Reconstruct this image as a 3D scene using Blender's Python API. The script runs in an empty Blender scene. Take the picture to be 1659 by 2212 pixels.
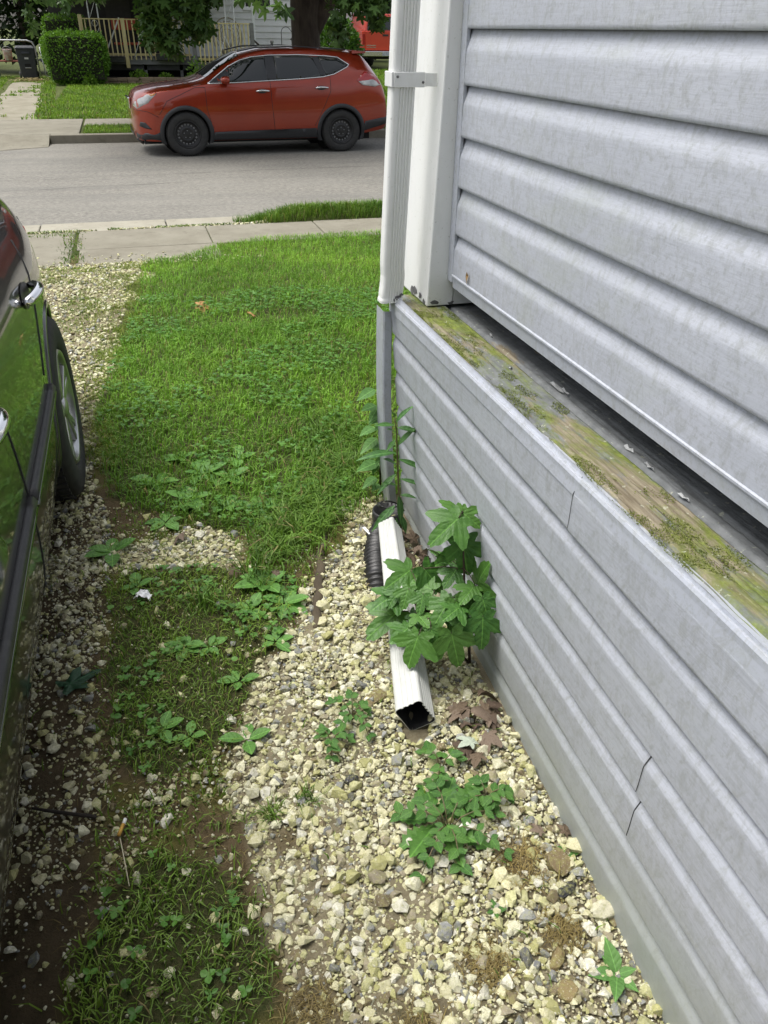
import bpy, bmesh, math, random
import numpy as np
from mathutils import Vector, Matrix, geometry

random.seed(7); rng = np.random.default_rng(11)
scene = bpy.context.scene
COL = scene.collection
R = math.radians

# ------------------------------------------------------------------ camera
PITCH, YAW, ROLL = R(32.04), R(17.285), R(1.0)
F0 = Vector((math.sin(YAW)*math.cos(PITCH), math.cos(YAW)*math.cos(PITCH), -math.sin(PITCH)))
R0 = Vector((math.cos(YAW), -math.sin(YAW), 0)); U0 = R0.cross(F0)
RR = math.cos(ROLL)*R0 + math.sin(ROLL)*U0
UU = math.cos(ROLL)*U0 - math.sin(ROLL)*R0
camd = bpy.data.cameras.new('camera'); cam = bpy.data.objects.new('camera', camd); COL.objects.link(cam)
camd.sensor_fit = 'HORIZONTAL'; camd.sensor_width = 36.0; camd.lens = 36.0*1661/1659
camd.clip_start = 0.02; camd.clip_end = 2000
cam.matrix_world = Matrix(((RR.x, UU.x, -F0.x, 0), (RR.y, UU.y, -F0.y, 0), (RR.z, UU.z, -F0.z, 1.5), (0, 0, 0, 1)))
scene.camera = cam

# ------------------------------------------------------------------ sky, sun, exposure
SUN_EL, SUN_AZ = R(67), R(-62)          # azimuth measured from +Y (street) towards +X; light comes from the left front
world = bpy.data.worlds.new('World'); scene.world = world; world.use_nodes = True
wn = world.node_tree; wn.nodes.clear()
sky = wn.nodes.new('ShaderNodeTexSky'); sky.sky_type = 'NISHITA'; sky.sun_disc = False
sky.sun_elevation = SUN_EL; sky.sun_rotation = SUN_AZ
sky.air_density = 1.0; sky.dust_density = 4.0; sky.ozone_density = 0.6
hs = wn.nodes.new('ShaderNodeHueSaturation'); hs.inputs['Saturation'].default_value = 0.35
bg = wn.nodes.new('ShaderNodeBackground'); bg.inputs['Strength'].default_value = 0.115
wo = wn.nodes.new('ShaderNodeOutputWorld')
wn.links.new(sky.outputs[0], hs.inputs['Color']); wn.links.new(hs.outputs[0], bg.inputs[0]); wn.links.new(bg.outputs[0], wo.inputs[0])
sl = bpy.data.lights.new('sun', 'SUN'); sl.energy = 1.5; sl.angle = R(38); sl.color = (1.0, 0.97, 0.92)
so = bpy.data.objects.new('sun', sl); COL.objects.link(so)
sdir = Vector((math.sin(SUN_AZ)*math.cos(SUN_EL), math.cos(SUN_AZ)*math.cos(SUN_EL), math.sin(SUN_EL)))
so.rotation_euler = sdir.to_track_quat('Z', 'Y').to_euler(); so.location = sdir*30
scene.view_settings.view_transform = 'Standard'; scene.view_settings.look = 'None'
scene.view_settings.gamma = 1.0; scene.view_settings.use_curve_mapping = False
scene.view_settings.exposure = 1.04

# ------------------------------------------------------------------ helpers: objects
def tag(o, label=None, cat=None, group=None, kind=None):
    if label: o['label'] = label
    if cat: o['category'] = cat
    if group: o['group'] = group
    if kind: o['kind'] = kind
    return o
def empty(name, loc=(0, 0, 0), rz=0.0):
    o = bpy.data.objects.new(name, None); COL.objects.link(o); o.location = loc; o.rotation_euler = (0, 0, rz)
    o.empty_display_size = 0.1
    return o
def link(name, me, mat=None, parent=None):
    o = bpy.data.objects.new(name, me); COL.objects.link(o)
    if mat is not None and len(me.materials) == 0: me.materials.append(mat)
    if parent is not None: o.parent = parent
    return o
def np_mesh(name, V, faces, smooth=False, col=None):
    """V (n,3); faces: list of int arrays, each (m,k)."""
    me = bpy.data.meshes.new(name)
    V = np.asarray(V, np.float32); me.vertices.add(len(V)); me.vertices.foreach_set('co', V.ravel())
    faces = [np.asarray(f, np.int32) for f in faces if len(f)]
    loops = np.concatenate([f.ravel() for f in faces])
    tot = np.concatenate([np.full(len(f), f.shape[1], np.int32) for f in faces])
    st = np.concatenate([[0], np.cumsum(tot)[:-1]]).astype(np.int32)
    me.loops.add(len(loops)); me.loops.foreach_set('vertex_index', loops)
    me.polygons.add(len(tot)); me.polygons.foreach_set('loop_start', st); me.polygons.foreach_set('loop_total', tot)
    me.polygons.foreach_set('use_smooth', np.full(len(tot), smooth))
    if col is not None:
        a = me.color_attributes.new('Col', 'FLOAT_COLOR', 'POINT')
        c = np.ones((len(V), 4), np.float32); c[:, :3] = col; a.data.foreach_set('color', c.ravel())
    me.update(calc_edges=True)
    return me
class MB:
    """collects shapes, links them as one mesh"""
    def __init__(s): s.v = []; s.f = []; s.sm = []
    def add(s, vs, fs, sm=False):
        b = len(s.v); s.v += [tuple(p) for p in vs]; s.f += [tuple(b+i for i in f) for f in fs]; s.sm += [sm]*len(fs); return s
    def box(s, x0, x1, y0, y1, z0, z1):
        vs = [(x, y, z) for z in (z0, z1) for y in (y0, y1) for x in (x0, x1)]
        return s.add(vs, [(0, 2, 3, 1), (4, 5, 7, 6), (0, 1, 5, 4), (2, 6, 7, 3), (0, 4, 6, 2), (1, 3, 7, 5)])
    def obox(s, a, b, w, h, up=(0, 0, 1)):
        """bar from a to b with width w (sideways) and height h (along up)"""
        a = Vector(a); b = Vector(b); d = (b-a).normalized(); up = Vector(up)
        if abs(d.dot(up)) > 0.98: up = Vector((0, 1, 0))
        sd = d.cross(up).normalized(); u = sd.cross(d).normalized(); vs = []
        for p in (a, b):
            for i, j in ((-1, -1), (1, -1), (1, 1), (-1, 1)): vs.append(p+sd*(w/2*i)+u*(h/2*j))
        return s.add(vs, [(3, 2, 1, 0), (4, 5, 6, 7), (0, 1, 5, 4), (1, 2, 6, 5), (2, 3, 7, 6), (3, 0, 4, 7)])
    def tube(s, pts, r, n=8, cap=True, sm=True):
        pts = [Vector(p) for p in pts]; m = len(pts)
        rs = r if hasattr(r, '__len__') else [r]*m
        base = len(s.v); prev = None; vs = []
        for i, p in enumerate(pts):
            d = (pts[min(i+1, m-1)]-pts[max(i-1, 0)])
            d = d.normalized() if d.length > 1e-9 else Vector((0, 0, 1))
            if prev is None:
                t = Vector((0, 0, 1)) if abs(d.z) < 0.9 else Vector((1, 0, 0)); a = d.cross(t).normalized()
            else:
                a = (prev - d*prev.dot(d)); a = a.normalized() if a.length > 1e-6 else d.orthogonal().normalized()
            prev = a; b = d.cross(a)
            for k in range(n):
                t = 2*math.pi*k/n; vs.append(p+(a*math.cos(t)+b*math.sin(t))*rs[i])
        fs = [(i*n+k, i*n+(k+1) % n, (i+1)*n+(k+1) % n, (i+1)*n+k) for i in range(m-1) for k in range(n)]
        if cap: fs += [tuple(reversed(range(n))), tuple(range((m-1)*n, m*n))]
        return s.add(vs, fs, sm)
    def lathe(s, prof, c, axis='Z', n=24, sm=True):
        """prof list of (r, t): radius and position along the axis"""
        vs = []; c = Vector(c)
        for r, t in prof:
            for k in range(n):
                a = 2*math.pi*k/n; x, y = r*math.cos(a), r*math.sin(a)
                vs.append(c+(Vector((x, y, t)) if axis == 'Z' else Vector((x, t, y)) if axis == 'Y' else Vector((t, x, y))))
        fs = [(i*n+k, i*n+(k+1) % n, (i+1)*n+(k+1) % n, (i+1)*n+k) for i in range(len(prof)-1) for k in range(n)]
        return s.add(vs, fs, sm)
    def disc(s, c, r, axis='Y', n=20):
        vs = []; c = Vector(c)
        for k in range(n):
            a = 2*math.pi*k/n; x, y = r*math.cos(a), r*math.sin(a)
            vs.append(c+(Vector((x, y, 0)) if axis == 'Z' else Vector((x, 0, y)) if axis == 'Y' else Vector((0, x, y))))
        return s.add(vs, [tuple(range(n))])
    def build(s, name, mat, parent=None, bevel=0, seg=2, loc=None, normals=True):
        me = bpy.data.meshes.new(name); me.from_pydata(s.v, [], s.f)
        me.polygons.foreach_set('use_smooth', s.sm); me.update()
        if normals:
            bm = bmesh.new(); bm.from_mesh(me); bmesh.ops.recalc_face_normals(bm, faces=bm.faces); bm.to_mesh(me); bm.free()
        o = link(name, me, mat, parent)
        if loc: o.location = loc
        if bevel:
            m = o.modifiers.new('bevel', 'BEVEL'); m.width = bevel; m.segments = seg; m.limit_method = 'ANGLE'
        return o
def box_obj(name, mat, parent, x0, x1, y0, y1, z0, z1, bevel=0.0): return MB().box(x0, x1, y0, y1, z0, z1).build(name, mat, parent, bevel)

def vnoise(x, y, s=1.0, seed=0):
    x = np.asarray(x)*s; y = np.asarray(y)*s
    xi = np.floor(x).astype(np.int64); yi = np.floor(y).astype(np.int64); fx = x-xi; fy = y-yi
    fx = fx*fx*(3-2*fx); fy = fy*fy*(3-2*fy)
    def h(a, b):
        n = (a*374761393+b*668265263+seed*982451653) & 0xffffffff
        n = ((n ^ (n >> 13))*1274126177) & 0xffffffff
        return ((n ^ (n >> 16)) & 0xffff)/65535.0
    return (h(xi, yi)*(1-fx)+h(xi+1, yi)*fx)*(1-fy)+(h(xi, yi+1)*(1-fx)+h(xi+1, yi+1)*fx)*fy
def fbm(x, y, s=1.0, seed=0, o=3):
    t = 0; a = .5; w = 0
    for i in range(o): t = t+a*vnoise(x, y, s*2**i, seed+i); w += a; a *= .5
    return t/w
def inpoly(px, py, poly):
    px = np.asarray(px); py = np.asarray(py); r = np.zeros(px.shape, bool); n = len(poly)
    for i in range(n):
        x0, y0 = poly[i]; x1, y1 = poly[(i+1) % n]
        c = ((y0 > py) != (y1 > py)); r ^= c & (px < (x1-x0)*(py-y0)/((y1-y0) if y1 != y0 else 1e-9)+x0)
    return r
def sstep(a, b, x):
    t = np.clip((np.asarray(x, float)-a)/(b-a), 0, 1); return t*t*(3-2*t)

# ------------------------------------------------------------------ helpers: materials
def newmat(name):
    m = bpy.data.materials.new(name); m.use_nodes = True; nt = m.node_tree; nt.nodes.clear()
    out = nt.nodes.new('ShaderNodeOutputMaterial'); b = nt.nodes.new('ShaderNodeBsdfPrincipled')
    nt.links.new(b.outputs[0], out.inputs[0]); return m, nt, b, out
def nd(nt, t, **kw):
    n = nt.nodes.new(t)
    for k, v in kw.items():
        if k in n.inputs: n.inputs[k].default_value = v
        else: setattr(n, k, v)
    return n
def coords(nt, stretch=(1, 1, 1), space='Object'):
    tc = nd(nt, 'ShaderNodeTexCoord'); mp = nd(nt, 'ShaderNodeMapping'); mp.inputs['Scale'].default_value = stretch
    if space == 'World':
        g = nd(nt, 'ShaderNodeNewGeometry'); nt.links.new(g.outputs['Position'], mp.inputs[0])
    else: nt.links.new(tc.outputs[space], mp.inputs[0])
    return mp.outputs[0]
def noise(nt, vec, scale, detail=4, rough=0.6, dist=0.0):
    n = nd(nt, 'ShaderNodeTexNoise'); n.inputs['Scale'].default_value = scale; n.inputs['Detail'].default_value = detail
    n.inputs['Roughness'].default_value = rough; n.inputs['Distortion'].default_value = dist
    nt.links.new(vec, n.inputs['Vector']); return n.outputs['Fac']
def ramp(nt, fac, stops):
    r = nd(nt, 'ShaderNodeValToRGB'); e = r.color_ramp.elements
    while len(e) < len(stops): e.new(0.5)
    for i, (p, c) in enumerate(stops):
        e[i].position = p; e[i].color = (c, c, c, 1) if isinstance(c, (int, float)) else (*c, 1)
    nt.links.new(fac, r.inputs[0]); return r.outputs[0]
def mix(nt, fac, a, b, mode='MIX'):
    m = nd(nt, 'ShaderNodeMix', data_type='RGBA', blend_type=mode)
    for i, v in ((0, fac), (6, a), (7, b)):
        if hasattr(v, 'is_linked'): nt.links.new(v, m.inputs[i])
        else: m.inputs[i].default_value = v if i == 0 else (*v, 1)
    return m.outputs[2]
def bump(nt, h, b, strength=0.3, dist=0.01, prev=None):
    n = nd(nt, 'ShaderNodeBump'); n.inputs['Strength'].default_value = strength; n.inputs['Distance'].default_value = dist
    nt.links.new(h, n.inputs['Height'])
    if prev: nt.links.new(prev, n.inputs['Normal'])
    nt.links.new(n.outputs[0], b.inputs['Normal']); return n.outputs[0]
def pm(name, c1, c2=None, scale=8, rough=0.6, bmp=0.0, bscale=60, metal=0.0, coat=0.0, stretch=(1, 1, 1), spec=0.5, space='Object', lo=.35, hi=.65):
    m, nt, b, out = newmat(name); v = coords(nt, stretch, space)
    if c2 is None: b.inputs['Base Color'].default_value = (*c1, 1)
    else: nt.links.new(ramp(nt, noise(nt, v, scale), [(lo, c1), (hi, c2)]), b.inputs['Base Color'])
    b.inputs['Roughness'].default_value = rough; b.inputs['Metallic'].default_value = metal
    b.inputs['Coat Weight'].default_value = coat; b.inputs['Coat Roughness'].default_value = 0.04
    b.inputs['Specular IOR Level'].default_value = spec
    if bmp: bump(nt, noise(nt, v, bscale), b, bmp, 0.004)
    return m
def leafmat(name, base=(0.06, 0.14, 0.02), var=(0.10, 0.20, 0.03), rough=0.45, trans=0.35, attr=True, scale=6, spec=0.35):
    m, nt, b, out = newmat(name)
    if attr:
        a = nd(nt, 'ShaderNodeAttribute', attribute_name='Col'); c = a.outputs['Color']
    else:
        oi = nd(nt, 'ShaderNodeObjectInfo'); v = coords(nt)
        c = mix(nt, oi.outputs['Random'], base, var)
        c = mix(nt, ramp(nt, noise(nt, v, scale), [(.4, 0.0), (.7, 0.5)]), c, tuple(min(1, 1.35*x) for x in var))
        sx = nd(nt, 'ShaderNodeSeparateXYZ'); nt.links.new(v, sx.inputs[0]); ab = nd(nt, 'ShaderNodeMath', operation='ABSOLUTE'); nt.links.new(sx.outputs['Y'], ab.inputs[0])
        vv = nd(nt, 'ShaderNodeMath', operation='MULTIPLY_ADD'); nt.links.new(ab.outputs[0], vv.inputs[0]); vv.inputs[1].default_value = -.8; nt.links.new(sx.outputs['X'], vv.inputs[2])
        fr = nd(nt, 'ShaderNodeMath', operation='PINGPONG'); nt.links.new(vv.outputs[0], fr.inputs[0]); fr.inputs[1].default_value = .085
        vein = ramp(nt, fr.outputs[0], [(.0, .22), (.010, .0)]); mid = ramp(nt, ab.outputs[0], [(.006, .6), (.018, .0)])
        c = mix(nt, vein, c, tuple(min(1, 1.9*x) for x in var)); c = mix(nt, mid, c, tuple(min(1, 2.2*x) for x in var))
        hgt = ramp(nt, fr.outputs[0], [(.0, .0), (.065, 1.0)])
        p = bump(nt, hgt, b, 0.30, 0.0022)
        bump(nt, noise(nt, v, 24, 3), b, 0.35, 0.0030, p)
    nt.links.new(c, b.inputs['Base Color']); b.inputs['Roughness'].default_value = rough; b.inputs['Specular IOR Level'].default_value = spec
    t = nd(nt, 'ShaderNodeBsdfTranslucent'); tcol = mix(nt, 1.0, c, (1.0, 1.0, 0.55), 'MULTIPLY'); nt.links.new(tcol, t.inputs[0])
    ms = nd(nt, 'ShaderNodeMixShader'); ms.inputs[0].default_value = trans
    nt.links.new(b.outputs[0], ms.inputs[1]); nt.links.new(t.outputs[0], ms.inputs[2]); nt.links.new(ms.outputs[0], out.inputs[0])
    return m

def siding_material(name, base, base2, grain=1.0, algae=0.3):
    m, nt, b, out = newmat(name)
    v = coords(nt, (1, 1, 1), 'World'); vg = coords(nt, (9, 0.55, 9), 'World'); vs = coords(nt, (6, 7, 1.2), 'World')
    c = ramp(nt, noise(nt, v, 2.2, 3), [(.3, base), (.7, base2)])
    spk = ramp(nt, noise(nt, coords(nt, (1, 1, .55), 'World'), 38, 7, .8, .6), [(.48, 0.0), (.64, 0.55)])          # vertical dirt streaks
    c = mix(nt, spk, c, (0.30, 0.31, 0.30))
    fine = ramp(nt, noise(nt, v, 85, 5, .8), [(.52, 0.0), (.66, 0.50)])
    c = mix(nt, fine, c, (0.27, 0.28, 0.28))
    al = ramp(nt, noise(nt, coords(nt, (1, .5, 1), 'World'), 5.5, 5, .7, .6), [(.52, 0.0), (.75, algae)])
    c = mix(nt, al, c, (0.36, 0.40, 0.27))
    # green splash stain low on the wall, with its own uneven upper edge
    sx = nd(nt, 'ShaderNodeSeparateXYZ'); nt.links.new(v, sx.inputs[0])
    hm = nd(nt, 'ShaderNodeMath', operation='MULTIPLY_ADD'); nt.links.new(noise(nt, v, 4, 4), hm.inputs[0]); hm.inputs[1].default_value = 0.35; nt.links.new(sx.outputs['Z'], hm.inputs[2])
    st = ramp(nt, hm.outputs[0], [(.16, 0.75), (.44, 0.0)]); c = mix(nt, st, c, (0.27, 0.30, 0.24))
    gr = ramp(nt, noise(nt, coords(nt, (14, 0.8, 14), 'World'), 13, 4, .7, 1.0), [(.46, 0.0), (.60, 0.26*grain)]); c = mix(nt, gr, c, tuple(.72*x for x in base))
    nt.links.new(c, b.inputs['Base Color']); b.inputs['Roughness'].default_value = 0.42; b.inputs['Specular IOR Level'].default_value = 0.45
    p = bump(nt, noise(nt, coords(nt, (14, 0.9, 14), 'World'), 16, 3, .6, 1.2), b, 0.20*grain, 0.0016)
    bump(nt, noise(nt, vg, 30, 4, .65, .4), b, 0.15*grain, 0.0015, p)
    return m

M = {}
M['siding'] = siding_material('grey_vinyl', (0.445, 0.470, 0.525), (0.495, 0.520, 0.575), 1.0)
M['siding_low'] = siding_material('grey_vinyl_low', (0.445, 0.470, 0.525), (0.490, 0.515, 0.570), 1.5, 0.12)
def ledge_material(name, moss_lo, moss_hi, wood):
    m, nt, b, out = newmat(name); v = coords(nt, (1, 1, 1), 'World'); vl = coords(nt, (1, .22, 1), 'World')
    paint = ramp(nt, noise(nt, v, 30, 4), [(.3, (0.13, 0.138, 0.14)), (.7, (0.21, 0.22, 0.225))])
    bare = ramp(nt, noise(nt, coords(nt, (1, .06, 1), 'World'), 120, 3), [(.35, (0.15, 0.12, 0.075)), (.65, (0.30, 0.26, 0.18))])
    c = mix(nt, ramp(nt, noise(nt, vl, 11, 6, .7), [(wood, 0.0), (wood+.05, 0.9)]), paint, bare)
    moss = ramp(nt, noise(nt, v, 45, 6, .75), [(.30, (0.065, 0.095, 0.012)), (.52, (0.14, 0.18, 0.025)), (.72, (0.24, 0.30, 0.035))])
    mk = ramp(nt, noise(nt, coords(nt, (1, .33, 1), 'World'), 11, 9, .78, .5), [(moss_lo, 0.0), (moss_hi, 0.85)])
    c = mix(nt, mk, c, moss)
    lich = ramp(nt, noise(nt, v, 75, 2), [(.66, 0.0), (.72, 0.7)]); c = mix(nt, lich, c, (0.42, 0.43, 0.33))
    crk = ramp(nt, noise(nt, coords(nt, (1, .035, 1), 'World'), 95, 5, .8, .3), [(.30, 0.85), (.40, 0.0)]); c = mix(nt, crk, c, (0.03, 0.026, 0.018))
    nt.links.new(c, b.inputs['Base Color']); b.inputs['Roughness'].default_value = 0.85; b.inputs['Specular IOR Level'].default_value = 0.2
    p = bump(nt, noise(nt, coords(nt, (1, .07, 1), 'World'), 110, 4), b, 0.5, 0.004)
    bump(nt, noise(nt, v, 90, 5), b, 0.5, 0.004, p)
    return m
M['moss_board'] = ledge_material('mossy_board', .44, .58, .46)
M['back_board'] = ledge_material('grey_painted_board', .68, .85, .58)
M['edge_board'] = ledge_material('board_edge', .46, .62, .36)
def white_paint(name, tint=(0.83, 0.84, 0.83), dirt=0.3):
    m, nt, b, out = newmat(name); v = coords(nt, (1, 1, .35), 'World'); w = coords(nt, (1, 1, 1), 'World')
    c = mix(nt, ramp(nt, noise(nt, v, 14, 6, .7), [(.52, 0.0), (.8, dirt)]), tint, (0.45, 0.46, 0.38))
    c = mix(nt, ramp(nt, noise(nt, w, 120, 3), [(.66, 0.0), (.72, 0.5)]), c, (0.35, 0.35, 0.30))
    nt.links.new(c, b.inputs['Base Color']); b.inputs['Roughness'].default_value = 0.38
    bump(nt, noise(nt, w, 35, 3), b, 0.08, 0.004); return m
M['white_trim'] = white_paint('white_trim')
M['white_spout'] = white_paint('white_aluminium', (0.84, 0.85, 0.83), 0.28)
M['cap_trim'] = siding_material('cap_trim', (0.42, 0.447, 0.505), (0.465, 0.492, 0.55), 0.2, 0.2)
M['peel'] = pm('bare_grey_patch', (0.10, 0.10, 0.105), (0.16, 0.16, 0.16), 60, .8)
M['black'] = pm('black_void', (0.012, 0.012, 0.012), None, rough=.9)
M['dark_gap'] = pm('dark_gap', (0.02, 0.02, 0.022), None, rough=.8)
M['black_plastic'] = pm('black_plastic', (0.016, 0.016, 0.017), (0.03, 0.03, 0.03), 40, .42, .15, 200)
M['cladding'] = pm('grey_cladding', (0.020, 0.021, 0.024), (0.028, 0.029, 0.032), 60, .5, .1, 300)
M['tire'] = pm('tire_rubber', (0.018, 0.018, 0.018), (0.032, 0.031, 0.029), 20, .75, .2, 120)
M['chrome'] = pm('chrome', (0.75, 0.75, 0.76), None, rough=.12, metal=1.0)
M['alloy'] = pm('alloy', (0.50, 0.50, 0.50), (0.42, 0.42, 0.41), 12, .3, metal=.9)
M['steel_black'] = pm('black_steel', (0.012, 0.012, 0.013), (0.022, 0.021, 0.021), 30, .45)
M['glass_dark'] = pm('tinted_glass', (0.006, 0.009, 0.008), None, rough=.02, spec=.7)
M['lamp'] = pm('lamp_lens', (0.55, 0.56, 0.55), (0.30, 0.31, 0.31), 9, .08, coat=1.0)
M['lamp_red'] = pm('red_lens', (0.42, 0.015, 0.012), (0.30, 0.010, 0.010), 9, .08, coat=1.0)
M['lamp_amber'] = pm('amber_lens', (0.62, 0.24, 0.03), None, rough=.1, coat=1.0)
def paintmat(name, c, c2, metal, rough):
    m, nt, b, out = newmat(name); v = coords(nt)
    nt.links.new(ramp(nt, noise(nt, v, 2.5, 2), [(.35, c), (.65, c2)]), b.inputs['Base Color'])
    b.inputs['Metallic'].default_value = metal; b.inputs['Roughness'].default_value = rough
    b.inputs['Coat Weight'].default_value = 1.0; b.inputs['Coat Roughness'].default_value = 0.03; return m
M['paint_red'] = paintmat('red_car_paint', (0.27, 0.024, 0.006), (0.31, 0.030, 0.007), .5, .33)
M['paint_black'] = paintmat('black_car_paint', (0.006, 0.006, 0.0065), (0.009, 0.009, 0.009), 0.0, .3)
M['paint_truck'] = paintmat('red_truck_paint', (0.62, 0.045, 0.014), (0.58, 0.040, 0.012), 0.0, .35)
M['asphalt'] = None
def asphalt():
    m, nt, b, out = newmat('asphalt'); v = coords(nt, (1, 1, 1), 'World'); vl = coords(nt, (.12, 1, 1), 'World')
    c = ramp(nt, noise(nt, v, 17, 9, .9), [(.34, (0.095, 0.090, 0.078)), (.66, (0.31, 0.297, 0.26))])
    c = mix(nt, ramp(nt, noise(nt, v, 260, 2), [(.62, 0.0), (.7, .6)]), c, (0.36, 0.35, 0.33))
    c = mix(nt, ramp(nt, noise(nt, vl, 2.5, 5, .6), [(.45, 0.0), (.65, .4)]), c, (0.14, 0.138, 0.128))
    c = mix(nt, ramp(nt, noise(nt, v, .9, 4), [(.45, 0.0), (.75, .45)]), c, (0.26, 0.25, 0.22))
    nt.links.new(c, b.inputs['Base Color']); b.inputs['Roughness'].default_value = .9; b.inputs['Specular IOR Level'].default_value = .25
    bump(nt, noise(nt, v, 140, 3), b, .5, .006); return m
M['asphalt'] = asphalt()
def concrete(name, c1, c2, stain):
    m, nt, b, out = newmat(name); v = coords(nt, (1, 1, 1), 'World')
    c = ramp(nt, noise(nt, v, 3.2, 6, .65), [(.3, c1), (.7, c2)])
    c = mix(nt, ramp(nt, noise(nt, v, 9, 6, .7, .5), [(.55, 0.0), (.72, .55)]), c, stain)
    c = mix(nt, ramp(nt, noise(nt, v, 150, 2), [(.6, 0.0), (.72, .4)]), c, (0.12, 0.115, 0.10))
    nt.links.new(c, b.inputs['Base Color']); b.inputs['Roughness'].default_value = .9; b.inputs['Specular IOR Level'].default_value = .2
    bump(nt, noise(nt, v, 120, 4), b, .35, .005); return m
M['concrete'] = concrete('concrete', (0.19, 0.175, 0.135), (0.26, 0.245, 0.195), (0.12, 0.11, 0.08))
M['concrete_pale'] = concrete('concrete_pale', (0.28, 0.262, 0.21), (0.36, 0.34, 0.275), (0.17, 0.155, 0.115))
M['brown_dead'] = pm('dead_leaf', (0.085, 0.058, 0.036), (0.15, 0.11, 0.07), 14, .8)
M['orange_leaf'] = pm('orange_leaf', (0.42, 0.20, 0.05), (0.36, 0.24, 0.10), 30, .7)
M['bark'] = pm('bark', (0.035, 0.026, 0.02), (0.075, 0.058, 0.044), 14, .95, .9, 22, stretch=(1, 1, .25))
M['stem'] = pm('stem', (0.10, 0.11, 0.04), (0.14, 0.10, 0.05), 30, .6)
M['stem_dark'] = pm('stem_dark', (0.045, 0.025, 0.02), (0.07, 0.05, 0.03), 30, .6)

# ================================================================== the setting: ground, road, pavements
def zg(x, y):
    x = np.asarray(x, float); y = np.asarray(y, float)
    z = np.interp(y, [-300, 3.6, 5.2, 7.0, 8.26, 8.30, 8.54, 8.58, 9.05, 9.3, 16.2, 16.5, 20, 34, 60, 400], [0, 0, -.05, -.19, -.212, -.205, -.255, -.285, -.34, -.36, -.36, -.20, -.19, -.20, -.2, -.2])
    z = z + .105*sstep(1.05, 1.7, x)*np.interp(y, [8.26, 8.40, 8.85, 8.93], [0, 1, 1, 0])
    z = z + .34*sstep(5.0, 9.5, x)*sstep(23, 32, y)
    z = z - .03*sstep(-.25, -.6, x)*(1-sstep(3, 6, y))
    return z
# zone outlines on the ground (metres)
LAWN = [(-.02, 6.9), (-.06, 5.6), (-.16, 4.6), (-.26, 3.9), (-.30, 3.3), (-.26, 2.95), (-.24, 2.62), (.04, 2.40), (.25, 2.26), (.44, 2.2), (.55, 2.34), (.70, 2.36), (3.6, 2.36), (3.6, 7.62), (1.1, 7.62), (.62, 7.36), (.3, 6.98)]
GRASS_B = [(-.19, 2.17), (.01, 2.12), (.18, 2.06), (.33, 1.99), (.27, 1.75), (.15, 1.62), (.07, 1.43), (-.06, 1.32), (-.15, 1.28), (-.23, 1.37), (-.25, 1.61), (-.24, 1.8), (-.25, 2.02)]
GRASS_C = [(-.16, 1.09), (-.03, 1.01), (.035, .83), (.01, .72), (-.06, .60), (-.30, .60), (-.30, .93), (-.24, 1.06)]
GRAVEL_W = [(.56, 2.40), (.53, 2.14), (.42, 2.0), (.27, 1.71), (.15, 1.61), (.07, 1.42), (.0, 1.26), (.02, 1.1), (.04, .93), (.05, .78), (.07, .3), (.80, .3), (.80, 2.40)]
STONE_P = [(-.12, 2.15), (.16, 2.09), (.19, 2.26), (.07, 2.37), (-.11, 2.30), (-.33, 2.22)]
DRIVE = [(-2.6, 6.95), (.05, 6.95), (-.02, 5.8), (-.13, 5.0), (-.22, 4.2), (-.27, 3.6), (-.31, 3.1), (-.3, 2.5), (-.33, 2.1), (-2.6, 2.1)]
CARST = [(-.75, 2.7), (-.28, 2.7), (-.26, 2.2), (-.28, 1.9), (-.27, 1.5), (-.24, 1.3), (-.3, 1.1), (-.33, .5), (-.75, .5)]
def zones(x, y):
    far = sstep(3.0, 5.0, y); x = x+far*(.45*(fbm(x, y, 2.4, 14)-.5)+.25*(fbm(x, y, 9, 15)-.5))*sstep(1.2, .3, x)
    wx = x+.07*(fbm(x, y, 7, 3)-.5)+.05*(fbm(x, y, 26, 8)-.5); wy = y+.10*(fbm(x, y, 6, 5)-.5)+.05*(fbm(x, y, 24, 9)-.5)
    lawn = inpoly(wx, wy, LAWN); gb = inpoly(wx, wy, GRASS_B); gc = inpoly(wx, wy, GRASS_C)
    gw = inpoly(wx, wy, GRAVEL_W); sp = inpoly(wx, wy, STONE_P); dr = inpoly(wx, wy, DRIVE); cs = inpoly(wx, wy, CARST)
    return lawn, gb, gc, gw, sp, dr, cs
BARE = [(.585, .86, .055), (.43, .68, .040), (.27, .60, .05), (.60, .70, .04), (.10, .70, .05), (.12, 1.05, .035)]
def gravel_density(x, y):
    lawn, gb, gc, gw, sp, dr, cs = zones(x, y)
    d = np.full(np.shape(x), .10)
    mid = (fbm(x, y, 9, 21) > .48); d = np.where(mid, .34, d)
    d = np.where(cs, .80*np.clip(1.8*fbm(x, y, 8, 31)-.15, .15, 1), d)
    d = np.where(dr, np.where(fbm(x, y, 4.5, 41) > .40, 1.0, .35), d); d = np.where(sp, 1.0, d); d = np.where(gw, 1.0, d)
    d = np.where(cs & (y < 1.45) & ~gw, d*np.interp(y, [.9, 1.45], [.22, .9]), d)
    edge = sstep(.0, .14, np.abs(x-np.interp(y, [.3, .93, 1.26, 1.61, 2.0, 2.4], [.07, .04, 0, .15, .42, .56])))
    d = np.where(gw, d*(.70+.30*edge), d)
    for bx, by, br in BARE: d = d*(1-.85*np.exp(-(((x-bx)**2+(y-by)**2)/(br*br))))
    d = np.where(gb | gc, .05, d); d = np.where(lawn & ~gw, .0, d)
    return d
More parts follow.
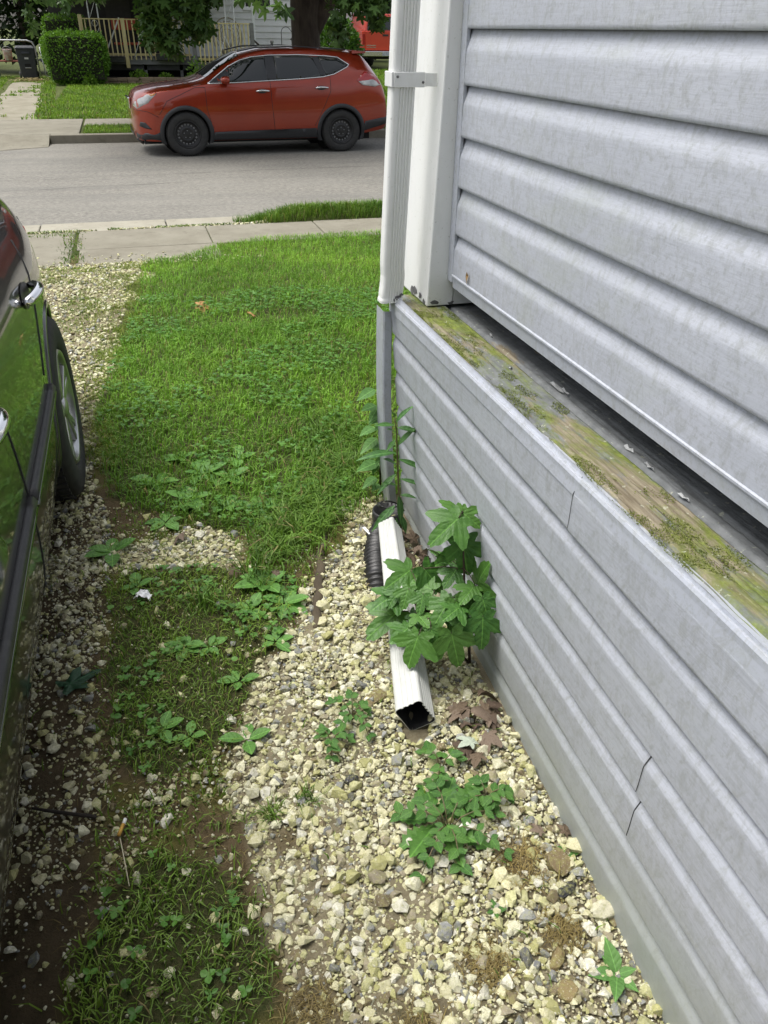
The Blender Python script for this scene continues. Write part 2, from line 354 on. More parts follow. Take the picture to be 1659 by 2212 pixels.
def grass_density(x, y):
    lawn, gb, gc, gw, sp, dr, cs = zones(x, y)
    d = np.full(np.shape(x), .22)
    d = np.where(fbm(x, y, 6, 55) > .50, .45, d)
    d = np.where(dr, np.where(fbm(x, y, 4.5, 41) < .45, .75, .06), d); d = np.where(cs, .02, d)
    d = np.where(gb, .62+.7*(fbm(x, y, 9, 77)-.35), d); d = np.where(gc, .70+.6*(fbm(x, y, 8, 78)-.4), d)
    d = np.where(lawn, .55+.6*fbm(x, y, 5, 66), d); d = np.where(gw & ~lawn, .012, d); d = np.where(sp, .08, d)
    return np.clip(d, 0, 1)

def axis(segs):
    a = [np.arange(s, e, st) for s, e, st in segs]; return np.unique(np.round(np.concatenate(a), 4))
gx = axis([(-400, -40, 40), (-40, -6, 3), (-6, -1, .5), (-1, .9, .025), (.9, 4, .25), (4, 14, .5), (14, 40, 3), (40, 440, 40)])
gy = axis([(-400, -40, 40), (-40, -2, 2), (-2, .4, .3), (.4, 4.2, .025), (4.2, 7.2, .06), (7.2, 17.4, .15), (17.4, 36, .6), (36, 60, 3), (60, 440, 40)])
GX, GY = np.meshgrid(gx, gy); fx, fy = GX.ravel(), GY.ravel()
gz = zg(fx, fy); near = (fy < 7) & (fx > -1.2) & (fx < .9)
gz = gz + np.where(near, .016*(fbm(fx, fy, 6, 1)-.5)+.012*(fbm(fx, fy, 30, 2, 2)-.5), 0)
lw, gb, gc, gw, sp, dr, cs = zones(fx, fy)
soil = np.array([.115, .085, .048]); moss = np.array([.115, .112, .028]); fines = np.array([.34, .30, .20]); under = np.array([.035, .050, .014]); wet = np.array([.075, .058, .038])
n1 = fbm(fx, fy, 8, 13)[:, None]; n2 = fbm(fx, fy, 30, 17)[:, None]
c = soil*(1-sstep(.42, .6, n1))+moss*sstep(.42, .6, n1)
c = np.where((gw | sp | dr)[:, None], fines*(.45+.75*n2), c)
for bx, by, br in BARE:
    k = np.exp(-(((fx-bx)**2+(fy-by)**2)/(br*br*1.3)))[:, None]; c = c*(1-.8*k)+.8*k*np.array([.11, .08, .038])*(.6+.8*n2)
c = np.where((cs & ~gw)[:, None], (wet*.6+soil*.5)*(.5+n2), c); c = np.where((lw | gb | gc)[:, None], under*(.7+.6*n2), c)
c = np.where((fy > 7.2)[:, None], np.array([.055, .085, .018])*(.7+.6*n1), c)
c = np.where(((fx < -1.0) & (fy < 7.2))[:, None], fines*.5, c)
c = np.where(((fx > .95) & (fy < 7.2))[:, None], under, c)
ny, nx = GX.shape; I = np.arange(ny*nx).reshape(ny, nx)
gq = np.stack([I[:-1, :-1].ravel(), I[:-1, 1:].ravel(), I[1:, 1:].ravel(), I[1:, :-1].ravel()], 1)
def groundmat():
    m, nt, b, out = newmat('ground_soil'); v = coords(nt, (1, 1, 1), 'World')
    a = nd(nt, 'ShaderNodeAttribute', attribute_name='Col')
    c = mix(nt, ramp(nt, noise(nt, v, 130, 5, .75), [(.35, .0), (.7, .55)]), a.outputs['Color'], (.14, .11, .06))
    c = mix(nt, ramp(nt, noise(nt, v, 22, 5, .7), [(.52, .0), (.72, .5)]), c, (.045, .05, .012))
    nt.links.new(c, b.inputs['Base Color']); b.inputs['Roughness'].default_value = .95; b.inputs['Specular IOR Level'].default_value = .15
    bump(nt, noise(nt, v, 160, 5, .8), b, .9, .008); return m
tag(link('ground', np_mesh('ground', np.stack([fx, fy, gz], 1), [gq], True, c), groundmat()), kind='structure')

rd = empty('road'); tag(rd, kind='structure')
box_obj('asphalt_surface', M['asphalt'], rd, -90, 90, 9.10, 16.22, -.5, -.302)
for pts in ([(-4, 12.1), (-1.2, 12.2), (.4, 12.33), (1.9, 12.5), (3.4, 12.55), (9, 12.6)], [(-3, 11.2), (0, 11.55), (.7, 11.62)]):
    V = []; F = []; xs = np.linspace(pts[0][0], pts[-1][0], 90)
    for i, x in enumerate(xs):
        y = np.interp(x, [p[0] for p in pts], [p[1] for p in pts])+.05*(vnoise(x, 0, 2.1, 5)-.5)+.02*vnoise(x, 0, 9, 6); w = .002+.006*vnoise(x, 0, 4, 8)
        V += [(x, y-w, -.2985), (x, y+w, -.2985)]
        if i: F.append((2*i-2, 2*i-1, 2*i+1, 2*i))
    MB().add(V, F).build('tar_crack', pm('tar', (0.035, 0.034, 0.032), None, rough=.8), rd)
def slabs(name, spans, y0, y1, ztop, zbot, mat, parent, jitter=.004, skew=0.0):
    for (x0, x1) in spans:
        j = random.uniform(-jitter, jitter); t = random.uniform(-jitter, jitter)
        vs = [(x0, y0, zbot), (x1, y0, zbot), (x1, y1, zbot), (x0, y1, zbot), (x0, y0, ztop+j), (x1, y0, ztop+j+t), (x1, y1, ztop+j+t), (x0, y1, ztop+j)]
        MB().add(vs, [(3, 2, 1, 0), (4, 5, 6, 7), (0, 1, 5, 4), (1, 2, 6, 5), (2, 3, 7, 6), (3, 0, 4, 7)]).build(name, mat, parent, .012, 2)
# near kerb: dropped at the driveway, full height to the right of it
nk = empty('near_kerb'); tag(nk, kind='structure')
slabs('kerb_segment', [(-6, -3.02), (-3, -.99), (-.98, .27), (.28, 1.6)], 8.56, 9.095, -.272, -.5, M['concrete_pale'], nk)
slabs('kerb_segment', [(1.62, 4.0), (4.02, 7), (7.02, 10)], 8.90, 9.095, -.185, -.5, M['concrete_pale'], nk)
ns = empty('near_sidewalk'); tag(ns, kind='structure')
slabs('slab', [(-2.4, -.60), (-.57, .628), (.635, 1.728), (1.735, 2.909), (2.916, 4.2), (4.207, 5.5)], 7.50, 8.26, -.192, -.32, M['concrete'], ns)
slabs('slab', [(-2.4, -.60), (-.54, .66)], 6.86, 7.48, -.184, -.3, M['concrete'], ns)
# far side
fk = empty('far_kerb'); tag(fk, kind='structure')
slabs('kerb_segment', [(-1.30, .4), (.42, 2.4), (2.42, 4.4), (4.42, 7), (7.02, 10), (10.02, 14)], 16.20, 16.42, -.165, -.5, M['concrete'], fk)
MB().add([(-2.1, 15.35, -.297), (-1.32, 15.75, -.297), (-1.32, 16.42, -.17), (-6, 16.42, -.17), (-6, 15.35, -.297), (-2.1, 15.35, -.45), (-1.32, 15.75, -.45), (-1.32, 16.42, -.45), (-6, 16.42, -.45), (-6, 15.35, -.45)],
         [(0, 1, 2, 3, 4), (0, 5, 6, 1), (1, 6, 7, 2), (2, 7, 8, 3), (4, 3, 8, 9), (0, 4, 9, 5)]).build('kerb_segment', M['concrete'], fk)
fs = empty('far_sidewalk'); tag(fs, kind='structure')
slabs('slab', [(-.78, 1.0), (1.02, 2.8), (2.82, 4.6), (4.62, 6.4), (6.42, 8.2), (8.22, 12)], 17.95, 19.2, -.172, -.32, M['concrete'], fs)
fd = empty('far_driveway'); tag(fd, kind='structure')
slabs('slab', [(-5.2, -2.6), (-2.58, -.82)], 16.44, 19.2, -.165, -.32, M['concrete'], fd)
for xa, xb in ((-5.0, -3.9), (-2.75, -1.75)):
    V = []; F = []; ys = np.linspace(19.22, 32.5, 60)
    for i, y in enumerate(ys):
        sh = -.055*(y-19.2); e = .25*(vnoise(y, xa, .9, 3)-.5)
        V += [(xa+sh+e, y, zg(xa, y)+.012), (xb+sh+e*.7, y, zg(xb, y)+.012)]
        if i: F.append((2*i-2, 2*i-1, 2*i+1, 2*i))
    MB().add(V, F).build('gravel_track', concrete('track', (0.20, 0.18, 0.13), (0.30, 0.28, 0.22), (0.10, 0.11, 0.04)), fd)

# ================================================================== the near house
house = empty('house', (.8, 2.0, 0)); tag(house, 'near house corner with pale grey vinyl siding, white corner post and mossy wooden ledge', 'house')
def hp(o): o.parent = house; o.matrix_parent_inverse = Matrix.Translation((-.8, -2.0, 0)); return o
def hsub(o, parent): o.parent = parent; return o
upper = hp(box_obj('upper_wall', M['black'], None, .893, 6, -4.0, 2.31, .90, 3.4))
lower = hp(box_obj('lower_wall', M['black'], None, .815, 6, -4.0, 2.27, -.15, .70))
hp(box_obj('ledge_recess', M['black'], None, 1.035, 6, -4.0, 2.31, .70, .90))
xu = lambda y, z: .889
PROF = [(-.004, 1.06), (-.004, 1.0), (-.0005, .965), (.0060, .84), (.0125, .72), (.0158, .655), (.0176, .615), (.0184, .575), (.0187, .50), (.0192, .25), (.0198, .05), (.0195, .0), (.0170, -.025), (.004, -.02)]
PROF_U = [(.0010, 1.06), (.0010, 1.0), (.0030, .965), (.0080, .84), (.0130, .72), (.0160, .655), (.0176, .615), (.0184, .575), (.0187, .50), (.0192, .25), (.0198, .05), (.0195, .0), (.0170, -.025), (.004, -.02)]
PROF_L = [(.0055, 1.05), (.0055, 1.0), (.0062, .985), (.0098, .915), (.0140, .83), (.0172, .755), (.0188, .715), (.0196, .685), (.0198, .65), (.0197, .50), (.0192, .25), (.0198, .05), (.0195, .0), (.0170, -.025), (.006, -.02)]
def board(xf, z0, h, ya, yb, mat, parent, off=0.0, n=26, wob=.0012, seed=0):
    PROF = PROF_U if xf is xu else PROF_L
    ys = np.linspace(ya, yb, n); V = []; F = []; m = len(PROF)
    for i, y in enumerate(ys):
        w = wob*(2*vnoise(y, seed*3.1, 2.3, seed)-1)
        for d, t in PROF:
            z = z0(y)+t*h(y) if callable(z0) else z0+t*h
            V.append((xf(y, z)-d-off-w*(.5+.5*t), y, z))
        if i:
            for k in range(m-1): a = (i-1)*m+k; F.append((a, a+1, a+m+1, a+m))
    o = MB().add(V, F, True).build('siding_board', mat, None)
    for p in o.data.polygons: p.use_smooth = True
    o.data.set_sharp_from_angle(angle=R(38)) if hasattr(o.data, 'set_sharp_from_angle') else None
    return hsub(o, parent)
for k, z0 in enumerate([.886, 1.006, 1.133, 1.261, 1.385, 1.511, 1.637, 1.763, 1.889, 2.015, 2.141, 2.267, 2.393, 2.519, 2.645, 2.771]):
    board(xu, z0, .1265, 2.163, -4.0 if k < 9 else -4.0, M['siding'], upper, seed=k)
def xl(y, z):
    far = .742+(.757-z)*.080; nearx = .747-(.75-z)*.030
    t = (y-.6)/(2.32-.6); return nearx+(far-nearx)*t
seams = {0: 1.105, 4: .725, 3: .735}
ZF = [.800, .680, .558, .431, .313, .183, .042]; ZN = [.785, .665, .551, .441, .337, .226, .118]      # lap edges at the corner and near the viewer
lapz = lambda i: (lambda y: ZF[i]+(ZN[i]-ZF[i])*min(1.15, (2.32-y)/1.72))
for k in range(6):
    z0 = lapz(k+1); h = (lambda y, k=k: lapz(k)(y)-lapz(k+1)(y))
    if k in seams:
        s = seams[k]
        board(xl, z0, h, 2.285, s+.0012, M['siding_low'], lower, seed=20+k); board(xl, z0, h, s-.0012, -4.0, M['siding_low'], lower, off=.0028, seed=20+k)
        V = []; F = []
        for i, (d, t) in enumerate(PROF_L[1:12]):
            z = z0(s)+t*h(s); V += [(xl(s, z)-d-.0036, s-.0010, z), (xl(s, z)-d-.0036, s+.0014, z)]
            if i: F.append((2*i-2, 2*i-1, 2*i+1, 2*i))
        hsub(MB().add(V, F).build('seam', M['dark_gap'], None), lower)
    else: board(xl, z0, h, 2.285, -4.0, M['siding_low'], lower, seed=20+k)
board(xl, lambda y: lapz(6)(y)-.13, lambda y: .13, 2.285, -4.0, M['siding_low'], lower, seed=33)
# cap trim over the lower wall: flat band and bright folded top edge
V = []; F = []; prof = [(.010, .749), (.0225, .7505), (.0215, .772), (.0215, .7835), (.0185, .7890), (.0145, .7890), (.009, .784), (-.02, .779)]
ys = np.linspace(2.300, -4, 60)
for i, y in enumerate(ys):
    w = .0022*(2*vnoise(y, 9, 3.1, 4)-1)+.0035*(vnoise(y, 2, .9, 7)-.5)
    for d, z in prof: V.append((xl(y, z)-d-w*(1 if z > .76 else .3), y, z+w*.5))
    if i:
        for k in range(len(prof)-1): a = (i-1)*len(prof)+k; F.append((a, a+1, a+len(prof)+1, a+len(prof)))
hp(MB().add(V, F, False).build('cap_trim', M['cap_trim'], None))
# ledge: two warped boards with a ragged gap, splits along the mossy one
ledge = hp(box_obj('ledge', M['black'], None, .80, 1.034, -4.0, 2.46, .70, .742))
def plank(name, x0, x1, ztop, th, mat, seed, ridges, nx=34, ny=260, y0=2.335, y1=-.4, wob=.004):
    ys = np.linspace(y0, y1, ny); us = np.linspace(0, 1, nx); Y, U = np.meshgrid(ys, us, indexing='ij')
    e0 = x0+wob*(fbm(Y, Y*0, 9, seed)-.5)*2+.0035*(fbm(Y, Y*0, 45, seed+1)-.5); e1 = x1+wob*(fbm(Y, Y*0+5, 7, seed+2)-.5)*2
    X = e0+(e1-e0)*U
    Z = ztop+.0035*(fbm(X*3, Y*.5, 5, seed+3)-.5)+.0022*(fbm(X, Y*.05, 260, seed+4, 2)-.5)+.0018*(fbm(X, Y, 60, seed+5)-.5)
    for (uc, ya, yb, dep, wid, slope) in ridges:
        uu = uc+slope*(Y-ya)+.03*(vnoise(Y, Y*0, 12, seed+9)-.5); m = sstep(yb-.03, yb+.03, Y)*sstep(ya+.03, ya-.03, Y)
        Z = Z-dep*m*np.exp(-((U-uu)/wid)**2)
    Z = Z-.010*sstep(.10, .0, U)**2*(1 if ridges else .4)
    V = np.stack([X, Y, Z], -1).reshape(-1, 3); B = V.copy(); 
    lowX = np.stack([e0[:, 0], ys, np.full(ny, ztop-th)], 1); lowX2 = np.stack([e1[:, -1], ys, np.full(ny, ztop-th)], 1)
    I = np.arange(ny*nx).reshape(ny, nx); q = np.stack([I[:-1, :-1].ravel(), I[1:, :-1].ravel(), I[1:, 1:].ravel(), I[:-1, 1:].ravel()], 1)
    b0 = ny*nx; A = np.arange(ny)+b0; Cc = np.arange(ny)+b0+ny
    q2 = np.stack([I[:-1, 0], A[:-1], A[1:], I[1:, 0]], 1); q3 = np.stack([I[:-1, -1], I[1:, -1], Cc[1:], Cc[:-1]], 1)
    cap = np.array([[I[0, 0], I[0, -1], Cc[0], A[0]]])
    o = link(name, np_mesh(name, np.concatenate([V, lowX, lowX2]), [q, q2, q3, cap], True), mat); return hsub(o, ledge)
mb = plank('mossy_board', .738, .868, .7835, .036, M['moss_board'], 3, [(.13, 2.4, 1.62, .012, .03, .10), (.20, 1.75, 1.25, .014, .03, -.20), (.16, 1.3, .3, .013, .03, .05), (.30, 2.2, 1.95, .008, .02, .25), (.72, 1.4, .6, .005, .018, .08), (.5, 1.0, .3, .005, .018, -.1), (.27, 1.02, .6, .010, .025, .18), (.6, 2.1, 1.5, .004, .018, .06)])
plank('edge_board', .732, .748, .776, .03, M['edge_board'], 13, [], nx=8, wob=.002)
bb = plank('back_board', .8800, 1.034, .7765, .036, M['back_board'], 23, [(.16, 1.7, .8, .0035, .02, -.14), (.35, 1.35, .3, .003, .02, .12)], wob=.003)
for (x, y, s) in ((.905, 1.53, .030), (.912, 1.50, .018), (.90, 1.905, .014), (.897, 1.2, .020), (.893, 1.12, .014), (.888, 1.0, .016)):      # curled flakes of paint along the gap
    V = [(x+s*.35*math.cos(a)*random.uniform(.4, 1), y+s*1.5*math.sin(a)*random.uniform(.5, 1), .7800+.006*abs(math.sin(a*2))*random.random()) for a in np.linspace(0, 2*math.pi, 9)[:-1]]
    hsub(MB().add(V+[(x, y, .7805)], [(i, (i+1) % 8, 8) for i in range(8)]).build('paint_flake', pm('flake', (0.45, 0.46, 0.46), (0.33, 0.34, 0.34), 90, .7), None), bb)
hsub(MB().lathe([(0.0, .0042), (.0035, .004), (.0045, .002), (.0046, -.004)], (.843, 1.66, .7840), 'Z', 12).build('nail_head', pm('nail', (.3, .31, .31), None, rough=.45, metal=.8), None), mb)
# raised moss on the board: uncountable tufts
rm = np.random.default_rng(77); nm = 70000; mx = .742+.124*rm.random(nm); my = -.3+2.55*rm.random(nm)
mk = (fbm(mx, my*.45, 22, 81, 4)+.25*(fbm(mx, my*.4, 70, 84)-.5)-.16*sstep(.80, .865, mx)*sstep(2.0, 1.2, my)) > .55; mx, my = mx[mk], my[mk]
MOSS_PTS = np.stack([mx, my, np.full(len(mx), .7838)], 1)
# starter trim under the upper siding
V = []; F = []; prof = [(.004, .892), (.020, .8915), (.0235, .889), (.0235, .8845), (.0195, .882), (.0175, .862), (.0165, .8515), (.012, .8505), (-.02, .852)]
ys = np.linspace(2.150, -4, 40)
for i, y in enumerate(ys):
    for d, z in prof: V.append((.889-d, y, z+.002*(vnoise(y, 0, 1.5, 4)-.5)))
    if i:
        for k in range(len(prof)-1): a = (i-1)*len(prof)+k; F.append((a, a+1, a+len(prof)+1, a+len(prof)))
hp(MB().add(V, F).build('starter_trim', M['cap_trim'], None))
# corner post, its channel, chipped base
post = hp(MB().add([(.806, 2.188, .786), (.8905, 2.188, .786), (.8905, 2.50, .786), (.806, 2.50, .786), (.892, 2.188, 3.4), (.976, 2.188, 3.4), (.976, 2.50, 3.4), (.892, 2.50, 3.4)], [(3, 2, 1, 0), (4, 5, 6, 7), (0, 1, 5, 4), (1, 2, 6, 5), (2, 3, 7, 6), (3, 0, 4, 7)]).build('corner_post', M['white_trim'], None, .004))
hp(box_obj('post_base', M['white_trim'], None, .8915, 1.033, 2.191, 2.34, .786, .8985, .002))
hp(MB().box(.868, .8785, 2.150, 2.187, .865, 3.4).box(.8790, .8910, 2.168, 2.187, .892, 3.4).build('siding_channel', M['cap_trim'], None, .002))
def chip(x, y, z, n, s, ax, parent):
    pts = [(math.cos(a)*s*random.uniform(.5, 1.3), math.sin(a)*s*random.uniform(.3, .8)) for a in np.linspace(0, 2*math.pi, n+1)[:-1]]
    vs = [((x+u, y, z+w) if ax == 'y' else (x, y+u, z+w)) for u, w in pts]
    hsub(MB().add(vs, [tuple(range(n))]).build('bare_patch', M['peel'], None), parent)
chip(.830, 2.1866, .797, 9, .012, 'y', post); chip(.885, 2.1866, .793, 9, .010, 'y', post)
for yy, zz, s in ((2.215, .794, .014), (2.25, .803, .017), (2.30, .806, .02), (2.33, .80, .02)): chip(.8050, yy, zz, 9, s, 'x', post)
# downspout
def spout_section(w, d, ribs=5, rd=.0035, corner=.012):
    pts = []
    pts += [(-w/2, d/2-corner), (-w/2, -d/2+corner)]
    for a in np.linspace(math.pi, 1.5*math.pi, 5)[1:]: pts.append((-w/2+corner+corner*math.cos(a), -d/2+corner+corner*math.sin(a)))
    x0 = -w/2+corner+.006; x1 = w/2-.006
    for k in range(ribs):
        a = x0+(x1-x0)*k/ribs; b = x0+(x1-x0)*(k+1)/ribs; l = b-a
        pts += [(a+l*.15, -d/2), (a+l*.35, -d/2+rd), (a+l*.65, -d/2+rd), (a+l*.85, -d/2)]
    pts += [(w/2-.002, -d/2), (w/2, -d/2+.002), (w/2, d/2-.002), (w/2-.002, d/2), (-w/2+corner, d/2)]
    return pts
def extrude_section(sec, frames, sm=False):
    """frames: list of (origin, xaxis, yaxis, sx, sy)"""
    n = len(sec); V = []; F = []
    for i, (o, xa, ya, sx, sy) in enumerate(frames):
        for (a, b) in sec: V.append(Vector(o)+Vector(xa)*(a*sx)+Vector(ya)*(b*sy))
        if i: F += [((i-1)*n+k, (i-1)*n+(k+1) % n, i*n+(k+1) % n, i*n+k) for k in range(n)]
    return V, F
fr = []
for z in np.concatenate([[.788, .795, .803], np.linspace(.815, .95, 6), np.linspace(1.0, 3.4, 10)]):
    b = .004*math.exp(-((z-.86)/.03)**2)
    fr.append(((.712+.036*(z-.79)+b, 2.268, z), (1, 0, 0), (0, 1, 0), 1+(.06 if z < .80 else 0)-.6*b, 1+(.06 if z < .80 else 0)))
spout = hp(MB().add(*extrude_section(spout_section(.066, .052), fr)).build('downspout', M['white_spout'], None))
sdx = .022; st = MB().box(.696, .7025, 2.236, 2.30, 1.372, 1.408).box(.703, .790, 2.2335, 2.2385, 1.372, 1.408).box(.7905, .824, 2.2335, 2.2365, 1.374, 1.406)
strap = hsub(st.build('strap', M['white_trim'], None, .0015), spout)
for x, z in ((.712, 1.397), (.784, 1.384)): hsub(MB().lathe([(0, -.0035), (.003, -.003), (.0038, .001)], (x, 2.2335, z), 'Y', 10).build('rivet', M['peel'], None), spout)
for x, z, s in ((.730, .806, .010), (.722, .798, .009), (.741, .812, .008)): chip(x, 2.2415, z, 9, s, 'y', spout)
# lower corner trim, bowed
V = []; F = []
for i, z in enumerate(np.linspace(.748, -.05, 22)):
    t = 1-z/.75; x = .700+.034*t+.012*math.sin(math.pi*t)*-1; 
    for (dx, dy) in ((0, .08), (0, .006), (.004, 0), (.026, -.002), (.029, .002), (.029, .03)): V.append((x+dx, 2.288+dy, z))
    if i:
        for k in range(5): a = (i-1)*6+k; F.append((a, a+1, a+7, a+6))
hp(MB().add(V, F).build('corner_trim', M['cap_trim'], None))
hp(box_obj('roof', pm('roof_shingle', (.06, .06, .06), (.09, .09, .09), 20, .9), None, .45, 6.5, -4.4, 2.9, 3.42, 3.55))
# bits caught on the wall
lf = MB().add([(.8655, 2.03, .893), (.8625, 2.024, .905), (.866, 2.022, .918), (.8615, 2.026, .930), (.8645, 2.030, .936), (.862, 2.034, .915), (.866, 2.038, .900)], [(0, 1, 6), (1, 5, 6), (1, 2, 5), (2, 3, 5), (3, 4, 5)])
tag(lf.build('dead_leaf', pm('dry_leaf', (.25, .15, .06), (.35, .23, .10), 40, .8), None), 'dry brown leaf scrap caught in the trim under the upper siding', 'leaf')

# ================================================================== vehicles
def pchip(xs, ys, xq):
    xs = np.asarray(xs, float); ys = np.asarray(ys, float); h = np.diff(xs); d = np.diff(ys)/h; m = np.zeros_like(ys)
    for i in range(1, len(xs)-1):
        if d[i-1]*d[i] > 0: w1 = 2*h[i]+h[i-1]; w2 = h[i]+2*h[i-1]; m[i] = (w1+w2)/(w1/d[i-1]+w2/d[i])
    m[0] = d[0]; m[-1] = d[-1]
    i = np.clip(np.searchsorted(xs, xq)-1, 0, len(h)-1); t = (np.asarray(xq)-xs[i])/h[i]
    return (2*t**3-3*t**2+1)*ys[i]+(t**3-2*t**2+t)*h[i]*m[i]+(-2*t**3+3*t**2)*ys[i+1]+(t**3-t**2)*h[i]*m[i+1]
class CarShape:
    """lofted body: u runs from the front axle to the rear, the near side is at -y"""
    def __init__(s, st): s.u = np.array(st['u']); s.st = st
    def at(s, k, u): return pchip(s.u, s.st[k], np.clip(u, s.u[0], s.u[-1]))
    def section(s, u):
        g = lambda k: s.at(k, u); zb, zl, wb, wm, wl, wr, zr, zt = g('zb'), g('zbelt'), g('wb'), g('wm'), g('wl'), g('wr'), g('zr'), g('zt')
        K = [(wb, zb), (wm*.985, zb+.16*(zl-zb)), (wm, zb+.48*(zl-zb)), (wm*.993+.0*wl, zb+.80*(zl-zb)), (wl, zl), (wl*.5+wr*.5+.018, zl*.5+zr*.5), (wr, zr), (wr*.80, zr+.60*(zt-zr)), (wr*.42, zr+.92*(zt-zr)), (0*wr, zt)]
        P = np.array(K); out = []
        n = len(P)
        for i in range(n-1):
            p0 = P[max(i-1, 0)]; p1 = P[i]; p2 = P[i+1]; p3 = P[min(i+2, n-1)] if i+2 < n else np.array([-P[n-2][0], P[n-2][1]])
            for t in (0, .25, .5, .75):
                out.append(.5*((2*p1)+(-p0+p2)*t+(2*p0-5*p1+4*p2-p3)*t*t+(-p0+3*p1-3*p2+p3)*t**3))
        out.append(P[-1]); return np.array(out)
    def y(s, u, z):
        S = s.section(u); S = S[:25]; zz = np.maximum.accumulate(S[:, 1])+np.arange(25)*1e-6
        return float(np.interp(z, zz, S[:, 0]))
    def ztop(s, u, y):
        S = s.section(u)[24:]; o = np.argsort(S[:, 0]); return float(np.interp(abs(y), S[o, 0], S[o, 1]))
def car_body(cs, axles, ra, zc, mat, parent, du=.03):
    us = np.arange(cs.u[0], cs.u[-1]+1e-6, (cs.u[-1]-cs.u[0])/round((cs.u[-1]-cs.u[0])/du))
    S = [cs.section(u) for u in us]; m = len(S[0]); V = []; idx = {}
    grid = np.zeros((len(us), 2*m-1), int); inside = []
    for i, u in enumerate(us):
        row = [(-p[0], p[1]) for p in S[i]]+[(p[0], p[1]) for p in S[i][::-1][1:]]
        for k, (y, z) in enumerate(row):
            uu = u; ins = False
            if abs(y) > .45:
                for a in axles:
                    dx, dz = uu-a, z-zc; r = math.hypot(dx, dz)
                    if r < ra:
                        if r > ra-.045 and r > 1e-4:
                            uu = a+dx/r*ra; z2 = zc+dz/r*ra; yy = cs.y(uu, z2); y = math.copysign(yy, y); z = z2
                        else: ins = True
            grid[i, k] = len(V); V.append((uu, y, z)); inside.append(ins)
    F = []
    for i in range(len(us)-1):
        for k in range(2*m-2):
            q = (grid[i, k], grid[i, k+1], grid[i+1, k+1], grid[i+1, k])
            if any(inside[j] for j in q):
                q2 = [j for j in q if not inside[j]]
                if len(q2) == 3: F.append(tuple(q2))
                continue
            F.append(q)
    F.append(tuple(grid[0, :])); F.append(tuple(reversed(grid[-1, :])))
    o = MB().add(V, F, True).build('body', mat, parent); 
    o.data.set_sharp_from_angle(angle=R(40)); return o
def side_patch(cs, poly, off, mat, parent, name, both=True, step=.06, thick=.006):
    res = None
    for sgn in ((-1, 1) if both else (-1,)):
        P = [Vector(p) for p in poly]; n = len(P); pts = list(P); E = [(i, (i+1) % n) for i in range(n)]
        x0 = min(p[0] for p in poly); x1 = max(p[0] for p in poly); z0 = min(p[1] for p in poly); z1 = max(p[1] for p in poly)
        GXX, GZZ = np.meshgrid(np.arange(x0+step/2, x1, step), np.arange(z0+step/2, z1, step))
        ok = inpoly(GXX.ravel(), GZZ.ravel(), poly)
        pts += [Vector((a, b)) for a, b in zip(GXX.ravel()[ok], GZZ.ravel()[ok])]
        vv, ee, ff, *_ = geometry.delaunay_2d_cdt(pts, E, [], 1, 1e-5)
        vs = [(v[0], sgn*(cs.y(v[0], v[1])+off), v[1]) for v in vv]
        o = MB().add(vs, [tuple(f) for f in ff], True).build(name, mat, parent)
        # outward normals
        me = o.data
        if sum(p.normal.y*p.area for p in me.polygons)*sgn < 0: me.flip_normals()
        md = o.modifiers.new('t', 'SOLIDIFY'); md.thickness = thick; md.offset = -1
        res = res or o
    return res
def side_tube(cs, pts, r, off, mat, parent, name, both=True, dens=.05, closed=False):
    P = []
    for (a, b) in zip(pts[:-1], pts[1:]):
        n = max(1, int(math.hypot(b[0]-a[0], b[1]-a[1])/dens))
        P += [(a[0]+(b[0]-a[0])*i/n, a[1]+(b[1]-a[1])*i/n) for i in range(n)]
    P.append(pts[-1]); res = None
    for sgn in ((-1, 1) if both else (-1,)):
        o = MB().tube([(u, sgn*(cs.y(u, z)+off), z) for u, z in P], r, 6).build(name, mat, parent); res = res or o
    return res
def arc(c, zc, r, a0, a1, n=28): return [(c+r*math.cos(R(a)), zc+r*math.sin(R(a))) for a in np.linspace(a0, a1, n)]
